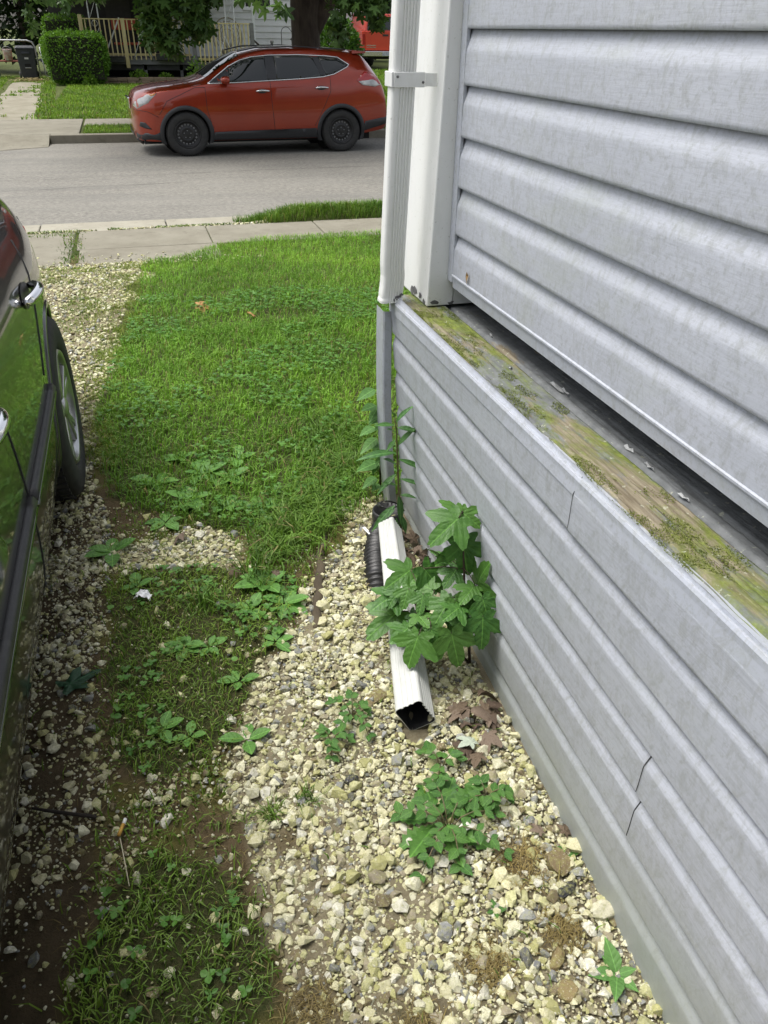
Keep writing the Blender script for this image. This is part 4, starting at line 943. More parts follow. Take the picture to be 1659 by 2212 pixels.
dk = box_obj('porch_wall', pm('porch_shade_dark', (.022, .021, .020), (.035, .033, .03), 4, .7), fh, -6.6, -2.62, -.3, 6, .5, 6)  # near-black wall colour stands in for the shade inside the porch
box_obj('door', pm('dark_door', (.05, .045, .04), (.035, .032, .03), 9, .6), dk, -4.6, -3.7, -.34, -.301, .55, 2.6)  # door coloured dark as well, for the shaded porch interior
box_obj('porch_shade_roof', pm('porch_shade_roof', (.12, .12, .12), (.16, .16, .16), 8, .9), fh, -6.8, .2, -4.6, -.35, 3.05, 3.25)  # unseen roof, added to cast shade over the porch
box_obj('roof', pm('far_roof', (.10, .10, .10), (.14, .13, .13), 8, .9), fh, -7, 5.9, -.6, 8.4, 6.02, 6.3)

# porch deck: floor, fascia, posts, rails and every baluster
de = empty('porch_deck', (1.5, 32.2, -.2)); tag(de, 'raised wooden porch deck with yellow railing in front of the far house', 'deck')
M['deckwood'] = pm('treated_wood', (.48, .39, .17), (.60, .52, .27), 9, .8, stretch=(1, 1, .2)); M['greywood'] = pm('grey_wood', (.13, .13, .125), (.20, .20, .195), 9, .85, stretch=(.2, 1, 1))
M['whitemetal'] = pm('white_iron', (.74, .75, .75), None, rough=.4)
# local frame: x from -2.4 to 3.2, z above ground; front left run at y 0.55, right run at y -.55
box_obj('deck_floor', M['greywood'], de, -2.35, 3.20, .5, 3.6, .70, .74); box_obj('deck_floor_front', M['greywood'], de, 1.22, 3.20, -.5, .49, .60, .64)
box_obj('fascia', M['greywood'], de, -2.4, 1.2, .44, .495, .56, .745); box_obj('fascia', M['greywood'], de, 1.18, 3.24, -.57, -.51, .45, .645)
box_obj('beam', pm('dark_beam', (.05, .05, .05), (.07, .07, .07), 8, .9), de, -1.9, 1.1, .55, .65, .38, .555)
box_obj('under_deck_shade', M['black'], de, -2.3, 3.15, 1.4, 1.45, .0, .69)  # black sheet standing in for the shade under the deck
for x, y in ((-.5, .6), (.75, .6), (1.3, -.4), (3.1, -.4)): box_obj('support_post', M['greywood'], de, x-.05, x+.05, y-.05, y+.05, .0, .555)
def run(x0, x1, y, zb, zt, n, skipfn=None):
    MB().obox((x0, y, zt), (x1, y, zt), .11, .035).build('top_rail', M['deckwood'], de, .004)
    MB().obox((x0, y+.03, zb+.10), (x1, y+.03, zb+.10), .035, .07).build('bottom_rail', M['deckwood'], de)
    for k in range(n):
        x = x0+(x1-x0)*(k+.5)/n; j = random.uniform(-.006, .006)
        box_obj('baluster', M['deckwood'], de, x-.021+j, x+.021+j, y-.045, y-.005, zb-.06, zt-.019)
run(-2.38, -1.14, .42, .76, 1.90, 8); run(-1.02, 1.15, .42, .76, 1.90, 13); run(1.30, 3.14, -.58, .66, 1.83, 13)
for x, y, z0, z1, mt in ((-2.45, .43, .40, 2.02, 'deckwood'), (-1.08, .40, .45, 1.93, 'deckwood'), (1.22, -.1, .40, 1.6, 'greywood'), (3.20, -.58, .45, 1.86, 'greywood')):
    box_obj('newel_post', M[mt], de, x-.065, x+.065, y-.065, y+.065, z0, z1, .008)
for x, y in ((-2.15, .75), (2.42, .2)):
    g = MB()
    for dx in (0, .30): g.tube([(x+dx, y, .74), (x+dx, y, 3.05)], .024, 6)
    for z in (1.15, 1.95, 2.6):
        g.tube([(x+.03, y, z), (x+.27, y, z+.5)], .010, 5)
        g.tube([(x+.15+.09*math.cos(a), y, z+.62+.09*math.sin(a)) for a in np.linspace(0, 2*math.pi, 15)], .010, 5)
    g.build('iron_column', M['whitemetal'], de)
box_obj('white_post', M['whitemetal'], de, 3.46, 3.56, .9, 1.0, 0, 3.05)
for x, y in ((-.55, .36), (2.25, -.66)):
    g = MB(); g.tube([(x-.28, y, .75), (x, y, 1.42), (x+.36, y, .72)], .014, 5); g.lathe([(0, -.03), (.03, 0), (0, .03)], (x, y, 1.43), 'Z', 8); g.build('cross_brace', M['whitemetal'], de)
hr = MB().obox((3.25, .3, 1.45), (4.05, .3, .78), .05, .06); hr.build('stair_rail', M['bark'], de)
MB().box(3.98, 4.10, .24, .36, .0, 1.22).lathe([(0, .16), (.05, .13), (.065, .08), (.05, .03), (.04, 0)], (4.04, .3, 1.22), 'Z', 10).build('stair_newel', M['greywood'], de)
for i, (x0, x1, y, z, lb) in enumerate(((-2.05, -1.2, .25, .62, 'black planter trough under the left end of the porch railing'), (-.10, .85, .25, .70, 'black planter trough in the middle of the porch railing behind hanging leaves'), (1.85, 2.75, -.75, .56, 'black planter trough at the right end of the porch behind the SUV windshield'))):
    p = empty('planter_trough', (1.5+(x0+x1)/2, 32.2+y, -.2+z)); tag(p, lb, 'planter', 'planter troughs along the porch'); L = (x1-x0)/2
    MB().box(-L, L, -.11, .11, 0, .17).build('trough', M['black_plastic'], p, .01); MB().box(-L*1.02, L*1.02, -.125, .125, .1705, .19).build('rim', M['black_plastic'], p, .004)
# chairs on the porch
rc = empty('rattan_chair', (4.02, 32.75, .42)); tag(rc, 'fan backed weathered rattan chair on the right of the porch', 'chair')
M['rattan'] = pm('rattan', (.26, .22, .15), (.36, .32, .24), 20, .8)
MB().lathe([(0, .42), (.30, .42), (.32, .38), (.30, .34), (0, .34)], (0, 0, 0), 'Z', 20).build('seat', M['rattan'], rc)
MB().lathe([(.27, .0), (.22, .2), (.29, .339)], (0, 0, 0), 'Z', 20).build('base', M['rattan'], rc)
for q, r_ in enumerate((.52, .42, .32, .22)):
    MB().tube([(r_*math.cos(a), .28, .45+.35+(r_*1.15)*math.sin(a)) for a in np.linspace(R(-35), R(215), 24)], .022 if q == 0 else .015, 6).build('back_hoop', M['rattan'], rc)
for k in range(13):
    a = R(5+14*k); MB().tube([(.05*math.cos(a), .27, .46), (.50*math.cos(a), .28, .80+.55*math.sin(a))], .008, 5).build('back_cane', M['rattan'], rc)
rs = empty('porch_bench', (.25, 34.2, .52)); tag(rs, 'orange red backed bench on the left of the porch', 'bench')
M['redfab'] = pm('red_fabric', (.50, .09, .05), (.42, .07, .04), 8, .7)
box_obj('backrest', M['redfab'], rs, -.2, 1.6, .1, .2, .86, 1.22, .03); box_obj('seat', M['redfab'], rs, -.2, 1.6, -.4, .08, .40, .48, .03)
for x in (-.15, 1.55): box_obj('leg', M['black_plastic'], rs, x-.03, x+.03, -.35, .18, 0, .39)
wb = empty('white_board', (.05, 33.6, .50)); tag(wb, 'white board leaning behind the porch railing', 'board')
MB().obox((-.28, 0, .25), (.28, .1, 1.25), .05, .20, (0, 1, 0)).build('panel', M['whitemetal'], wb)

# stone bed edging and the plants in it
be = empty('flower_bed_edging', (1.0, 31.5, -.2)); tag(be, 'low border of brown stone blocks along the porch flower bed', 'edging')
x = -1.55
r_ = random.Random(3); stm = pm('brown_stone', (.17, .125, .08), (.26, .20, .135), 6, .9, .5, 30, space='World')
for row in range(2):
    x = -1.6-row*.12
    while x < 2.55:
        w_ = r_.uniform(.22, .52); y = .10+.34*(x+1.6)/4.0
        MB().box(x, x+w_-.012, y-.12+r_.uniform(-.02, .02), y+.12, row*.10+.002, row*.10+.098+r_.uniform(-.012, .012)).build('stone', stm, be, .012); x += w_
tag(link('bed_soil', np_mesh('bed_soil', [(-.7, 31.75, -.05), (3.6, 32.05, -.05), (3.6, 33.5, -.05), (-.7, 33.5, -.05)], [[(0, 1, 2, 3)]]), pm('bed_soil', (.03, .024, .018), (.05, .04, .03), 10, .95)), kind='structure')
for i, (x, y, rad, h, lb) in enumerate(((.72, 31.95, .34, .34, 'bright green leafy clump in the middle of the porch flower bed'), (1.62, 32.1, .26, .22, 'small fern like plant right of the bright green clump in the flower bed'), (2.55, 32.2, .26, .2, 'low pale plant at the right end of the flower bed'), (2.75, 31.6, .42, .75, 'thin leafy shrub beside the porch just left of the SUV windshield'), (-.9, 30.75, .2, .25, 'small light green weed at the foot of the large hedge'))):
    p = empty('bed_plant', (x, y, -.12)); tag(p, lb, 'plant', 'plants in the porch flower bed'); n = 260 if i != 3 else 300
    q = rng.normal(size=(n, 3)); q = unit(q)*rng.random((n, 1))**.4; q[:, 2] = np.abs(q[:, 2]); o_ = q.copy(); q = q*np.array([rad, rad, h])
    cloud('leaves', OVAL, q, .10, (.09, .19, .02), (.20, .34, .05), M['leaf'], p, out=o_, seed=60+i)
    MB().tube([(0, 0, -.05), (.02, 0, h*.6)], .008, 5).build('stem', M['stem'], p)

# shepherd's hook and lantern
hk = empty('shepherd_hook', (6.35, 35.0, 0)); tag(hk, 'thin black metal hook pole in front of the white clapboard', 'pole')
MB().tube([(0, 0, -.2), (0, 0, 1.35)]+[(.19-.19*math.cos(a), 0, 1.38+.19*math.sin(a)) for a in np.linspace(0, 2.6, 14)]+[(.42, 0, 1.40), (.46, 0, 1.33), (.50, 0, 1.36), (.51, 0, 1.44)], .013, 6).build('pole', M['steel_black'], hk)
ln = empty('hanging_lantern', (6.80, 35.0, .98)); tag(ln, 'small black lantern hanging from the hook pole', 'lantern')
MB().lathe([(0, .30), (.025, .28), (.03, .25), (.115, .18), (.12, .165), (.09, .165), (.085, .16)], (0, 0, 0), 'Z', 6, False).build('cap', M['steel_black'], ln)
MB().lathe([(0, 0), (.075, 0), (.08, .02), (.065, .025)], (0, 0, 0), 'Z', 6, False).build('base', M['steel_black'], ln)
MB().lathe([(.055, .026), (.07, .16)], (0, 0, 0), 'Z', 6, False).build('glass', pm('lantern_glass', (.25, .25, .22), None, rough=.1), ln)
MB().tube([(.0, 0, .30), (0, 0, .36)], .006, 5).build('ring', M['steel_black'], ln)

# shrub in front of the truck, street tree, background trees
sh = empty('evergreen_shrub', (6.35, 26.0, zg(6.35, 26.0))); tag(sh, 'tall bushy evergreen shrub behind the roof of the red SUV', 'shrub')
n = 5200; q = unit(rng.normal(size=(n, 3)))*(.55+.45*rng.random((n, 1))**.5); o_ = unit(q); q = q*np.array([.78, .7, 1.0])*(1+.25*(fbm(q[:, 0]*2+4, q[:, 2]*2+7, 2, 5)-.5))[:, None]; q[:, 2] += 1.02
cloud('foliage', RHOMB, q, .12, (.035, .09, .014), (.11, .23, .035), M['leaf'], sh, out=o_*.5+np.array([0, 0, .5]), seed=12)
MB().tube([(0, 0, -.1), (.03, 0, .6), (0, .02, 1.5)], [.07, .05, .02], 8).build('trunk', M['bark'], sh)

tr = empty('street_tree', (3.62, 17.30, -.2)); tag(tr, 'thick dark trunked maple tree between the far sidewalk and the SUV', 'tree')
tb = MB()
tb.tube([(-.03, 0, -.1), (-.02, 0, .25), (0, 0, .8), (.0, 0, 1.6), (.02, 0, 2.1), (.05, 0, 2.6), (-.1, .1, 3.6), (-.4, .3, 5.2), (-.6, .4, 7)], [.44, .34, .285, .275, .30, .27, .20, .14, .06], 18)
tb.tube([(.05, 0, 1.55), (.26, -.05, 1.95), (.55, -.15, 2.35), (1.1, -.4, 3.2), (1.6, -.7, 4.6)], [.17, .19, .16, .12, .05], 12)
limbs = [((0, 0, 2.5), (-1.6, -.8, 2.75), (-2.9, -1.6, 2.55), (-3.3, -1.8, 2.1)), ((.0, 0, 2.6), (-.9, -2.2, 2.9), (-1.6, -4.2, 2.7), (-1.75, -5.1, 2.35)), ((.5, -.1, 2.3), (.55, -1.3, 2.6), (.45, -2.2, 2.4), (.3, -2.4, 1.9)),
         ((0, 0, 2.7), (-2.6, -1.6, 3.2), (-4.6, -2.9, 2.9), (-4.9, -3.2, 2.4)), ((.3, 0, 2.9), (1.8, .8, 3.6), (2.9, 1.4, 4.0)), ((-.1, 0, 3.2), (-1.6, 1.6, 4.0), (-2.6, 2.8, 4.2))]
for L_ in limbs:
    P = [Vector(a) for a in L_]; pts = []
    for i in range(len(P)-1):
        for t in (0, .33, .66): pts.append(P[i].lerp(P[i+1], t))
    pts.append(P[-1]); tb.tube(pts, list(np.linspace(.085, .012, len(pts))), 8)
trunk = tb.build('trunk', M['bark'], tr)
def blob(c, r3, n, seed):
    r = np.random.default_rng(seed); q = unit(r.normal(size=(n, 3)))*(r.random((n, 1))**.45); return q*np.array(r3)+np.array(c)
# hanging sprays (tree-local coordinates)
sp = [((-2.60, -1.80, 2.25), (.62, .5, .55), 620), ((-2.95, -1.85, 1.75), (.25, .3, .38), 200), ((-2.25, -1.75, 1.85), (.28, .35, .36), 220), ((-2.68, -1.85, 1.52), (.22, .25, .25), 120), ((-1.95, -1.7, 2.25), (.3, .3, .3), 120),
      ((-1.72, -4.6, 2.15), (.28, .3, .18), 26), ((-1.55, -5.2, 2.05), (.22, .25, .16), 14), ((-1.42, -5.15, 1.90), (.07, .1, .08), 5), ((.45, -2.3, 2.15), (.62, .4, .24), 210), ((.1, -2.3, 1.75), (.14, .2, .30), 60), ((.82, -2.2, 1.85), (.16, .2, .16), 30),
      ((-4.55, -3.2, 2.15), (.5, .3, .16), 60), ((-4.72, -3.2, 1.78), (.07, .1, .2), 22), ((-3.9, -3.0, 2.2), (.4, .3, .16), 60), ((-4.2, -3.1, 2.05), (.12, .1, .14), 20)]
Q = np.concatenate([blob(c, r3, n, 200+i) for i, (c, r3, n) in enumerate(sp)])
cloud('hanging_leaves', MAPLE, Q, .155, (.045, .095, .024), (.105, .195, .045), M['leaf_gloss'], tr, up=.8, droop=1.0, seed=31)['kind'] = 'stuff'
cr = np.concatenate([blob((-1.2, .2, 4.6), (4.3, 4.2, 1.9), 9000, 300), blob((.8, .8, 6.4), (3.2, 3.2, 2.2), 5000, 301), blob((-3.2, -2.0, 3.6), (1.8, 1.8, .9), 1800, 302), blob((1.0, -1.6, 3.5), (1.5, 1.5, .8), 1400, 303)])
cloud('crown', RHOMB, cr, .26, (.03, .07, .012), (.07, .15, .025), M['leaf_gloss'], tr, up=.8, droop=.5, seed=32)['kind'] = 'stuff'
def bg_tree(x, y, h, rad, label, seed, ca=(.010, .022, .006), cb=(.028, .055, .012), n=2600, low=.2):
    t = empty('background_tree', (x, y, -.2)); tag(t, label, 'tree', 'trees behind the far yards')
    MB().tube([(0, 0, -.1), (.05, 0, h*.3), (-.1, .1, h*.7)], [.25, .18, .06], 8).build('trunk', M['bark'], t)
    q = blob((0, 0, h*.5+low), (rad, rad*.8, h*.5), n, seed); o_ = unit(q-np.array([0, 0, h*.5]))
    cloud('crown', RHOMB, q, .34, ca, cb, M['leaf'], t, up=.5, out=o_*.6, seed=seed+1)
for i, (x, y, h, rad, lb) in enumerate(((-6.9, 41, 6, 2.6, 'dark tree at the far left edge behind the chain link fence'), (-3.4, 39.5, 6.5, 2.3, 'dense dark tree behind the two hedges'), (-9.5, 46, 7, 3.4, 'dark tree beyond the left fence, partly hidden'), (12.2, 45, 6.5, 2.6, 'dark tree behind the red pickup truck'), (17, 50, 7.5, 4, 'dark tree beyond the pickup, hidden by the downspout'), (-15, 52, 8, 4.5, 'large dark tree off to the far left'), (9.7, 52, 7, 3.0, 'dark tree between the far house and the pickup'))):
    bg_tree(x, y, h, rad, lb, 400+i*3)

# unseen tall trees added behind the viewer for window reflections and to block sky light
for i, (x, y, h, rad, lb) in enumerate(((5.0, -9.0, 11, 4.2, 'unseen tall tree added behind the near house'), (-5.5, -8.0, 10, 3.6, 'unseen tall tree added behind the black car'))):
    t = empty('unseen_yard_tree', (x, y, 0)); tag(t, lb, 'tree', 'unseen trees added in the near back yard')
    MB().tube([(0, 0, -.1), (.1, 0, h*.35), (-.15, .2, h*.8)], [.35, .25, .06], 10).build('trunk', M['bark'], t)
    q = np.concatenate([blob((0, 0, h*.65), (rad, rad, h*.33), 2600, 600+i), blob((rad*.4, -.5, h*.5), (rad*.6, rad*.6, h*.2), 900, 610+i)]); cloud('crown', RHOMB, q, .40, (.03, .07, .012), (.08, .16, .03), M['leaf'], t, up=.5, droop=.3, seed=620+i)

# ================================================================== gravel (one uncountable mass)
def rock_shape(seed, npts=15, flat=.72):
    r = np.random.default_rng(seed); p = unit(r.normal(size=(npts, 3)))*(.82+.25*r.random((npts, 1))); p *= np.array([1, r.uniform(.62, .92), r.uniform(.5, flat)])
    bm = bmesh.new(); vs = [bm.verts.new(v) for v in p]; g = bmesh.ops.convex_hull(bm, input=vs)
    dead = list({e for e in g['geom_interior']+g['geom_unused'] if isinstance(e, bmesh.types.BMVert)})
    if dead: bmesh.ops.delete(bm, geom=dead, context='VERTS')
    bmesh.ops.triangulate(bm, faces=bm.faces); bmesh.ops.recalc_face_normals(bm, faces=bm.faces); bm.verts.index_update()
    V = np.array([v.co for v in bm.verts]); F = np.array([[v.index for v in f.verts] for f in bm.faces]); bm.free(); return V, F
ROCKS = [rock_shape(100+i, 12+i % 8) for i in range(28)]
def rotmat(N, r):
    a = r.random(N)*2*math.pi; b = (r.random(N)-.5)*.9; c = (r.random(N)-.5)*.9
    ca, sa, cb, sb, cc, sc = np.cos(a), np.sin(a), np.cos(b), np.sin(b), np.cos(c), np.sin(c); z = np.zeros(N); o = np.ones(N)
    Rz = np.stack([ca, -sa, z, sa, ca, z, z, z, o], 1).reshape(-1, 3, 3); Ry = np.stack([cb, z, sb, z, o, z, -sb, z, cb], 1).reshape(-1, 3, 3); Rx = np.stack([o, z, z, z, cc, -sc, z, sc, cc], 1).reshape(-1, 3, 3)
    return Rz@Ry@Rx
PAL = np.array([(.61, .58, .38), (.69, .67, .50), (.52, .51, .28), (.44, .425, .20), (.27, .275, .27), (.19, .195, .205), (.20, .16, .10), (.72, .70, .60), (.33, .29, .21), (.11, .11, .115)])
PW = np.array([.28, .20, .15, .09, .07, .03, .04, .06, .08, .005])
def stones(name, x, y, rad, zoff, seed, label_kind='stuff', pal=PW):
    r = np.random.default_rng(seed); N = len(x); z = zg(x, y)+zoff; pos = np.stack([x, y, z], 1); Rm = rotmat(N, r); sh = r.integers(0, len(ROCKS), N)
    col = PAL[r.choice(len(PAL), N, p=pal/pal.sum())]*(.82+.36*r.random((N, 1)))
    Vs, Fs, Cs, base = [], [], [], 0
    for k in range(len(ROCKS)):
        ix = np.where(sh == k)[0]
        if not len(ix): continue
        T, F = ROCKS[k]; V = np.einsum('nij,kj->nki', Rm[ix], T)*rad[ix][:, None, None]+pos[ix][:, None, :]
        Vs.append(V.reshape(-1, 3)); Fs.append((F[None]+(np.arange(len(ix))*len(T))[:, None, None]).reshape(-1, 3)+base); Cs.append(np.repeat(col[ix], len(T), 0)); base += len(ix)*len(T)
    return link(name, np_mesh(name, np.concatenate(Vs), [np.concatenate(Fs)], False, np.concatenate(Cs)), M['stone'])
def stonemat():
    m, nt, b, out = newmat('limestone'); v = coords(nt, (1, 1, 1), 'World'); a = nd(nt, 'ShaderNodeAttribute', attribute_name='Col')
    c = mix(nt, ramp(nt, noise(nt, v, 95, 5, .75), [(.45, 0.0), (.70, .75)]), a.outputs['Color'], (.33, .33, .12))
    c = mix(nt, ramp(nt, noise(nt, v, 210, 3, .7), [(.58, 0.0), (.72, .6)]), c, (.70, .69, .58))
    c = mix(nt, ramp(nt, noise(nt, v, 330, 2, .7), [(.62, 0.0), (.70, .5)]), c, (.14, .12, .08))
    nt.links.new(c, b.inputs['Base Color']); b.inputs['Roughness'].default_value = .9; b.inputs['Specular IOR Level'].default_value = .2
    p = bump(nt, noise(nt, v, 190, 5, .75), b, .9, .004); return m
M['stone'] = stonemat()
def jitter(x0, x1, y0, y1, s, r):
    X, Y = np.meshgrid(np.arange(x0, x1, s), np.arange(y0, y1, s)); X = X.ravel()+(r.random(X.size)-.5)*s*.95; Y = Y.ravel()+(r.random(Y.size)-.5)*s*.95; return X, Y
EXA = np.array([.668, 2.075]); EXB = np.array([.486, 1.262])
def pipeclear(x, y):
    p = np.stack([x, y], -1)-EXA; ab = EXB-EXA; t = np.clip((p@ab)/(ab@ab), 0, 1); return np.linalg.norm(p-t[..., None]*ab, axis=-1) > .036
def wallclear(x, y): return pipeclear(x, y) &  (x < np.where(y < 2.30, .715+.025*np.clip((y-.6)/1.7, 0, 1), 9))
r = np.random.default_rng(5)
SX, SY, SR, SZ = [], [], [], []
def layer(x0, x1, y0, y1, s, rmin, rmax, z0, pw, th=0.0, extra=None):
    X, Y = jitter(x0, x1, y0, y1, s, r); d = gravel_density(X, Y); ok = (r.random(len(X)) < d*pw) & wallclear(X, Y) & (d >= th)
    if extra is not None: ok &= extra(X, Y)
    X, Y = X[ok], Y[ok]; rad = rmin+(rmax-rmin)*r.random(len(X))**1.7; SX.append(X); SY.append(Y); SR.append(rad); SZ.append(rad*z0)
layer(-.9, .74, .45, 3.0, .0215, .0075, .020, .22, 1.1)
layer(-.9, .74, .45, 3.0, .016, .005, .0145, .60, .75, .5)
layer(-.9, .74, .45, 2.6, .0075, .0024, .0062, .8, 1.0)
layer(.0, .74, .45, 2.4, .055, .018, .027, .55, .36, .5)
layer(-.95, .15, 3.0, 6.95, .030, .009, .020, .35, .95)
layer(-.95, .15, 3.0, 5.0, .027, .008, .015, .8, .5, .6)
X_, Y_ = jitter(-1.6, 1.3, 8.27, 8.60, .024, r); ok_ = (fbm(X_, Y_, 3, 88) > .36) & (r.random(len(X_)) < .8); SX.append(X_[ok_]); SY.append(Y_[ok_]); SR.append(.007+.011*r.random(ok_.sum())); SZ.append(np.full(ok_.sum(), .012))
X_ = -1.2+2.2*r.random(260); Y_ = 6.75+.5*r.random(260)**2; SX.append(X_); SY.append(Y_); SR.append(.005+.010*r.random(260)); SZ.append(np.full(260, .012))
SX, SY, SR, SZ = map(np.concatenate, (SX, SY, SR, SZ))
tag(stones('gravel', SX, SY, SR, SZ, 9), 'pale crushed limestone gravel along the house wall and driveway', 'gravel', kind='stuff')
# single stones that stand out
def one_stone(x, y, s, colr, label, seed, flat=(1, .8, .6), rz=0):
    T, F = rock_shape(seed, 26, .8); bmv = T*np.array(flat)*s; ca, sa = math.cos(rz), math.sin(rz)
    V = np.stack([bmv[:, 0]*ca-bmv[:, 1]*sa, bmv[:, 0]*sa+bmv[:, 1]*ca, bmv[:, 2]], 1)
    o = link('stone', np_mesh('stone', V, [F], False, np.tile(colr, (len(V), 1))), M['stone']); o.location = (x, y, float(zg(x, y))+s*flat[2]*.45)
    tag(o, label, 'stone', 'stones that stand out in the gravel')
one_stone(.500, 1.640, .034, (.40, .25, .24), 'rounded pinkish stone under the white spout pipe', 501, (1.1, .9, .8))
one_stone(.662, .835, .036, (.21, .16, .09), 'large tan brown stone near the foot of the siding', 502, (.9, 1.1, .7))
one_stone(.650, .775, .026, (.035, .036, .042), 'black stone beside the siding below the tan stone', 503, (1.2, .8, .6), .5)
one_stone(.292, 1.162, .022, (.05, .05, .06), 'small dark chunk left of the dandelion clump', 504, (1, .9, .8))
one_stone(.695, .712, .036, (.64, .61, .46), 'big upright cream stone against the siding near the bottom edge', 505, (.8, 1.2, .9), .3)
one_stone(.565, .655, .027, (.24, .18, .09), 'smooth ochre stone in the brown mossy patch', 506, (1.1, .9, .7), .8)
one_stone(.555, .595, .026, (.26, .20, .10), 'round ochre stone nearest the bottom edge', 507, (1, 1, .7))
one_stone(.425, 1.405, .040, (.19, .15, .08), 'flat brown stone at the mouth of the white spout pipe', 508, (1.2, .8, .35), .4)
one_stone(.30, .70, .024, (.12, .12, .13), 'dark slate stone in the lower gravel', 509, (1.3, .8, .5), .9)
one_stone(.625, 1.155, .023, (.66, .63, .48), 'square cream stone beside the dead leaves by the wall', 510, (1, .95, .9), .2)

# ================================================================== grass (uncountable)
def blades(name, x, y, h, w, lean, ca, cb, seed, mat=None, zoff=-.004, label=None, cat='grass'):
    r = np.random.default_rng(seed); N = len(x); base = np.stack([x, y, zg(x, y)+zoff], 1); a = r.random(N)*2*math.pi
    s = np.stack([np.cos(a), np.sin(a), np.zeros(N)], 1); ld = a+math.pi/2+(r.random(N)-.5)*1.2; l = lean*(.3+1.2*r.random(N)); L = np.stack([np.cos(ld)*l, np.sin(ld)*l, np.zeros(N)], 1)
    hh = h*(.55+.75*r.random(N)); ww = (w*(.6+.8*r.random(N)))[:, None]; up = np.array([0, 0, 1.0])
    p1 = base+(up*.55+L*.35)*hh[:, None]; tz = np.clip(1-.55*l, .25, 1)[:, None]; p2 = base+(up*tz+L*1.05)*hh[:, None]
    V = np.stack([base-s*ww*.5, base+s*ww*.5, p1-s*ww*.42, p1+s*ww*.42, p2], 1).reshape(-1, 3); o = (np.arange(N)*5)[:, None]
    c = cols(N, ca, cb, .22, seed); pn = (fbm(x, y, 2.3, seed+5)-.5)[:, None]; pf = (fbm(x, y, 9, seed+6)-.5)[:, None]; c = np.clip(c*(1+.7*pn+.5*pf)*np.array([1, 1, 1])+np.clip(pn, 0, 1)*np.array([.10, .05, .0]), .01, .7); dry = r.random(N) < .05; c[dry] = np.array([.28, .24, .10])*(.7+.6*r.random((dry.sum(), 1)))
    ob = link(name, np_mesh(name, V, [o+np.array([[0, 1, 3, 2]]), o+np.array([[2, 3, 4]])], False, np.repeat(c, 5, 0)), mat or M['grass'])
    if label: tag(ob, label, cat, kind='stuff')
    return ob
r = np.random.default_rng(21)
def grass_layer(x0, x1, y0, y1, dens, pw=1.0):
    n = int((x1-x0)*(y1-y0)*dens); X = x0+(x1-x0)*r.random(n); Y = y0+(y1-y0)*r.random(n); d = grass_density(X, Y); ok = (r.random(n) < d*pw) & (wallclear(X, Y))
    return X[ok], Y[ok]
X1, Y1 = grass_layer(-.5, .75, .45, 2.45, 14000); k = ~inpoly(X1, Y1, LAWN)
blades('patchy_grass', X1[k], Y1[k], .036, .0030, .85, (.110, .205, .026), (.205, .325, .050), 41, label='short patchy grass growing through the gravel beside the black car')
X2, Y2 = grass_layer(-.5, 1.7, 2.2, 4.6, 8500); k = inpoly(X2, Y2, [(-2, 2.2), (.9, 2.2), (2.2, 4.6), (2.2, 4.7), (-2, 4.7)]) & inpoly(X2+.06*(fbm(X2, Y2, 7, 3)-.5), Y2, LAWN)
nearb = fbm(X2, Y2, 2.2, 91)
X3, Y3 = grass_layer(-.4, 3.4, 4.4, 7.66, 5200); k3 = inpoly(X3, Y3, LAWN)
XX = np.concatenate([X2[k], X3[k3]]); YY = np.concatenate([Y2[k], Y3[k3]])
blades('lawn_grass', XX, YY, .064, .0038, .7, (.120, .265, .028), (.220, .420, .055), 42, label='lush green lawn between the gravel driveway and the house corner')
kd = (X2 < .02) & ~inpoly(X2, Y2, LAWN); X3d, Y3d = grass_layer(-.9, .3, 2.9, 6.9, 7000); k4 = ~inpoly(X3d, Y3d, LAWN)
blades('driveway_grass', np.concatenate([X2[kd], X3d[k4]]), np.concatenate([Y2[kd], Y3d[k4]]), .030, .0032, .8, (.10, .18, .022), (.20, .29, .045), 43, label='thin yellowish grass sprouting in the gravel driveway')
yb = 2.9+4.0*r.random(9000); xb = np.interp(yb, [2.9, 3.3, 3.9, 4.6, 5.6, 6.9], [-.26, -.30, -.26, -.16, -.06, -.02])+.06-np.abs(r.normal(size=9000))*np.interp(yb, [3, 4.5, 6.5], [.05, .14, .22]); kb = fbm(xb, yb, 8, 87) > .38
blades('edge_grass', xb[kb], yb[kb], .034, .0034, .9, (.14, .21, .030), (.27, .33, .06), 52, label='thin yellowish grass where the lawn fades into the gravel driveway')
# long tufts: lawn edge by the house, verge by the road
Xt, Yt = [], []
for cx, cy, rr, n in ((.50, 2.42, .16, 500), (.42, 2.30, .10, 320), (.35, 2.20, .12, 420), (.60, 2.62, .15, 500), (.70, 2.9, .2, 500), (.28, 2.12, .06, 120), (.03, 1.9, .05, 60), (.20, 2.02, .06, 90)):
    Xt.append(cx+rr*r.normal(size=n)*.5); Yt.append(cy+rr*r.normal(size=n)*.5)
Xt, Yt = np.concatenate(Xt), np.concatenate(Yt); k = wallclear(Xt, Yt)
blades('tall_grass', Xt[k], Yt[k], .105, .0042, .85, (.075, .165, .020), (.150, .275, .042), 44, label='longer grass tufts at the lawn edge near the house corner')
n = 11000; Xv = .60+3.0*r.random(n); Yv = 8.27+.66*r.random(n); k = (Yv < 8.92) & (Xv > 1.45+.9*(vnoise(Yv, Xv*0, 6, 4)-.5)-(8.9-Yv)*.9)
blades('verge_grass', Xv[k], Yv[k], .12, .006, .55, (.065, .145, .018), (.125, .24, .035), 45, label='mound of long grass on the near verge beside the road')
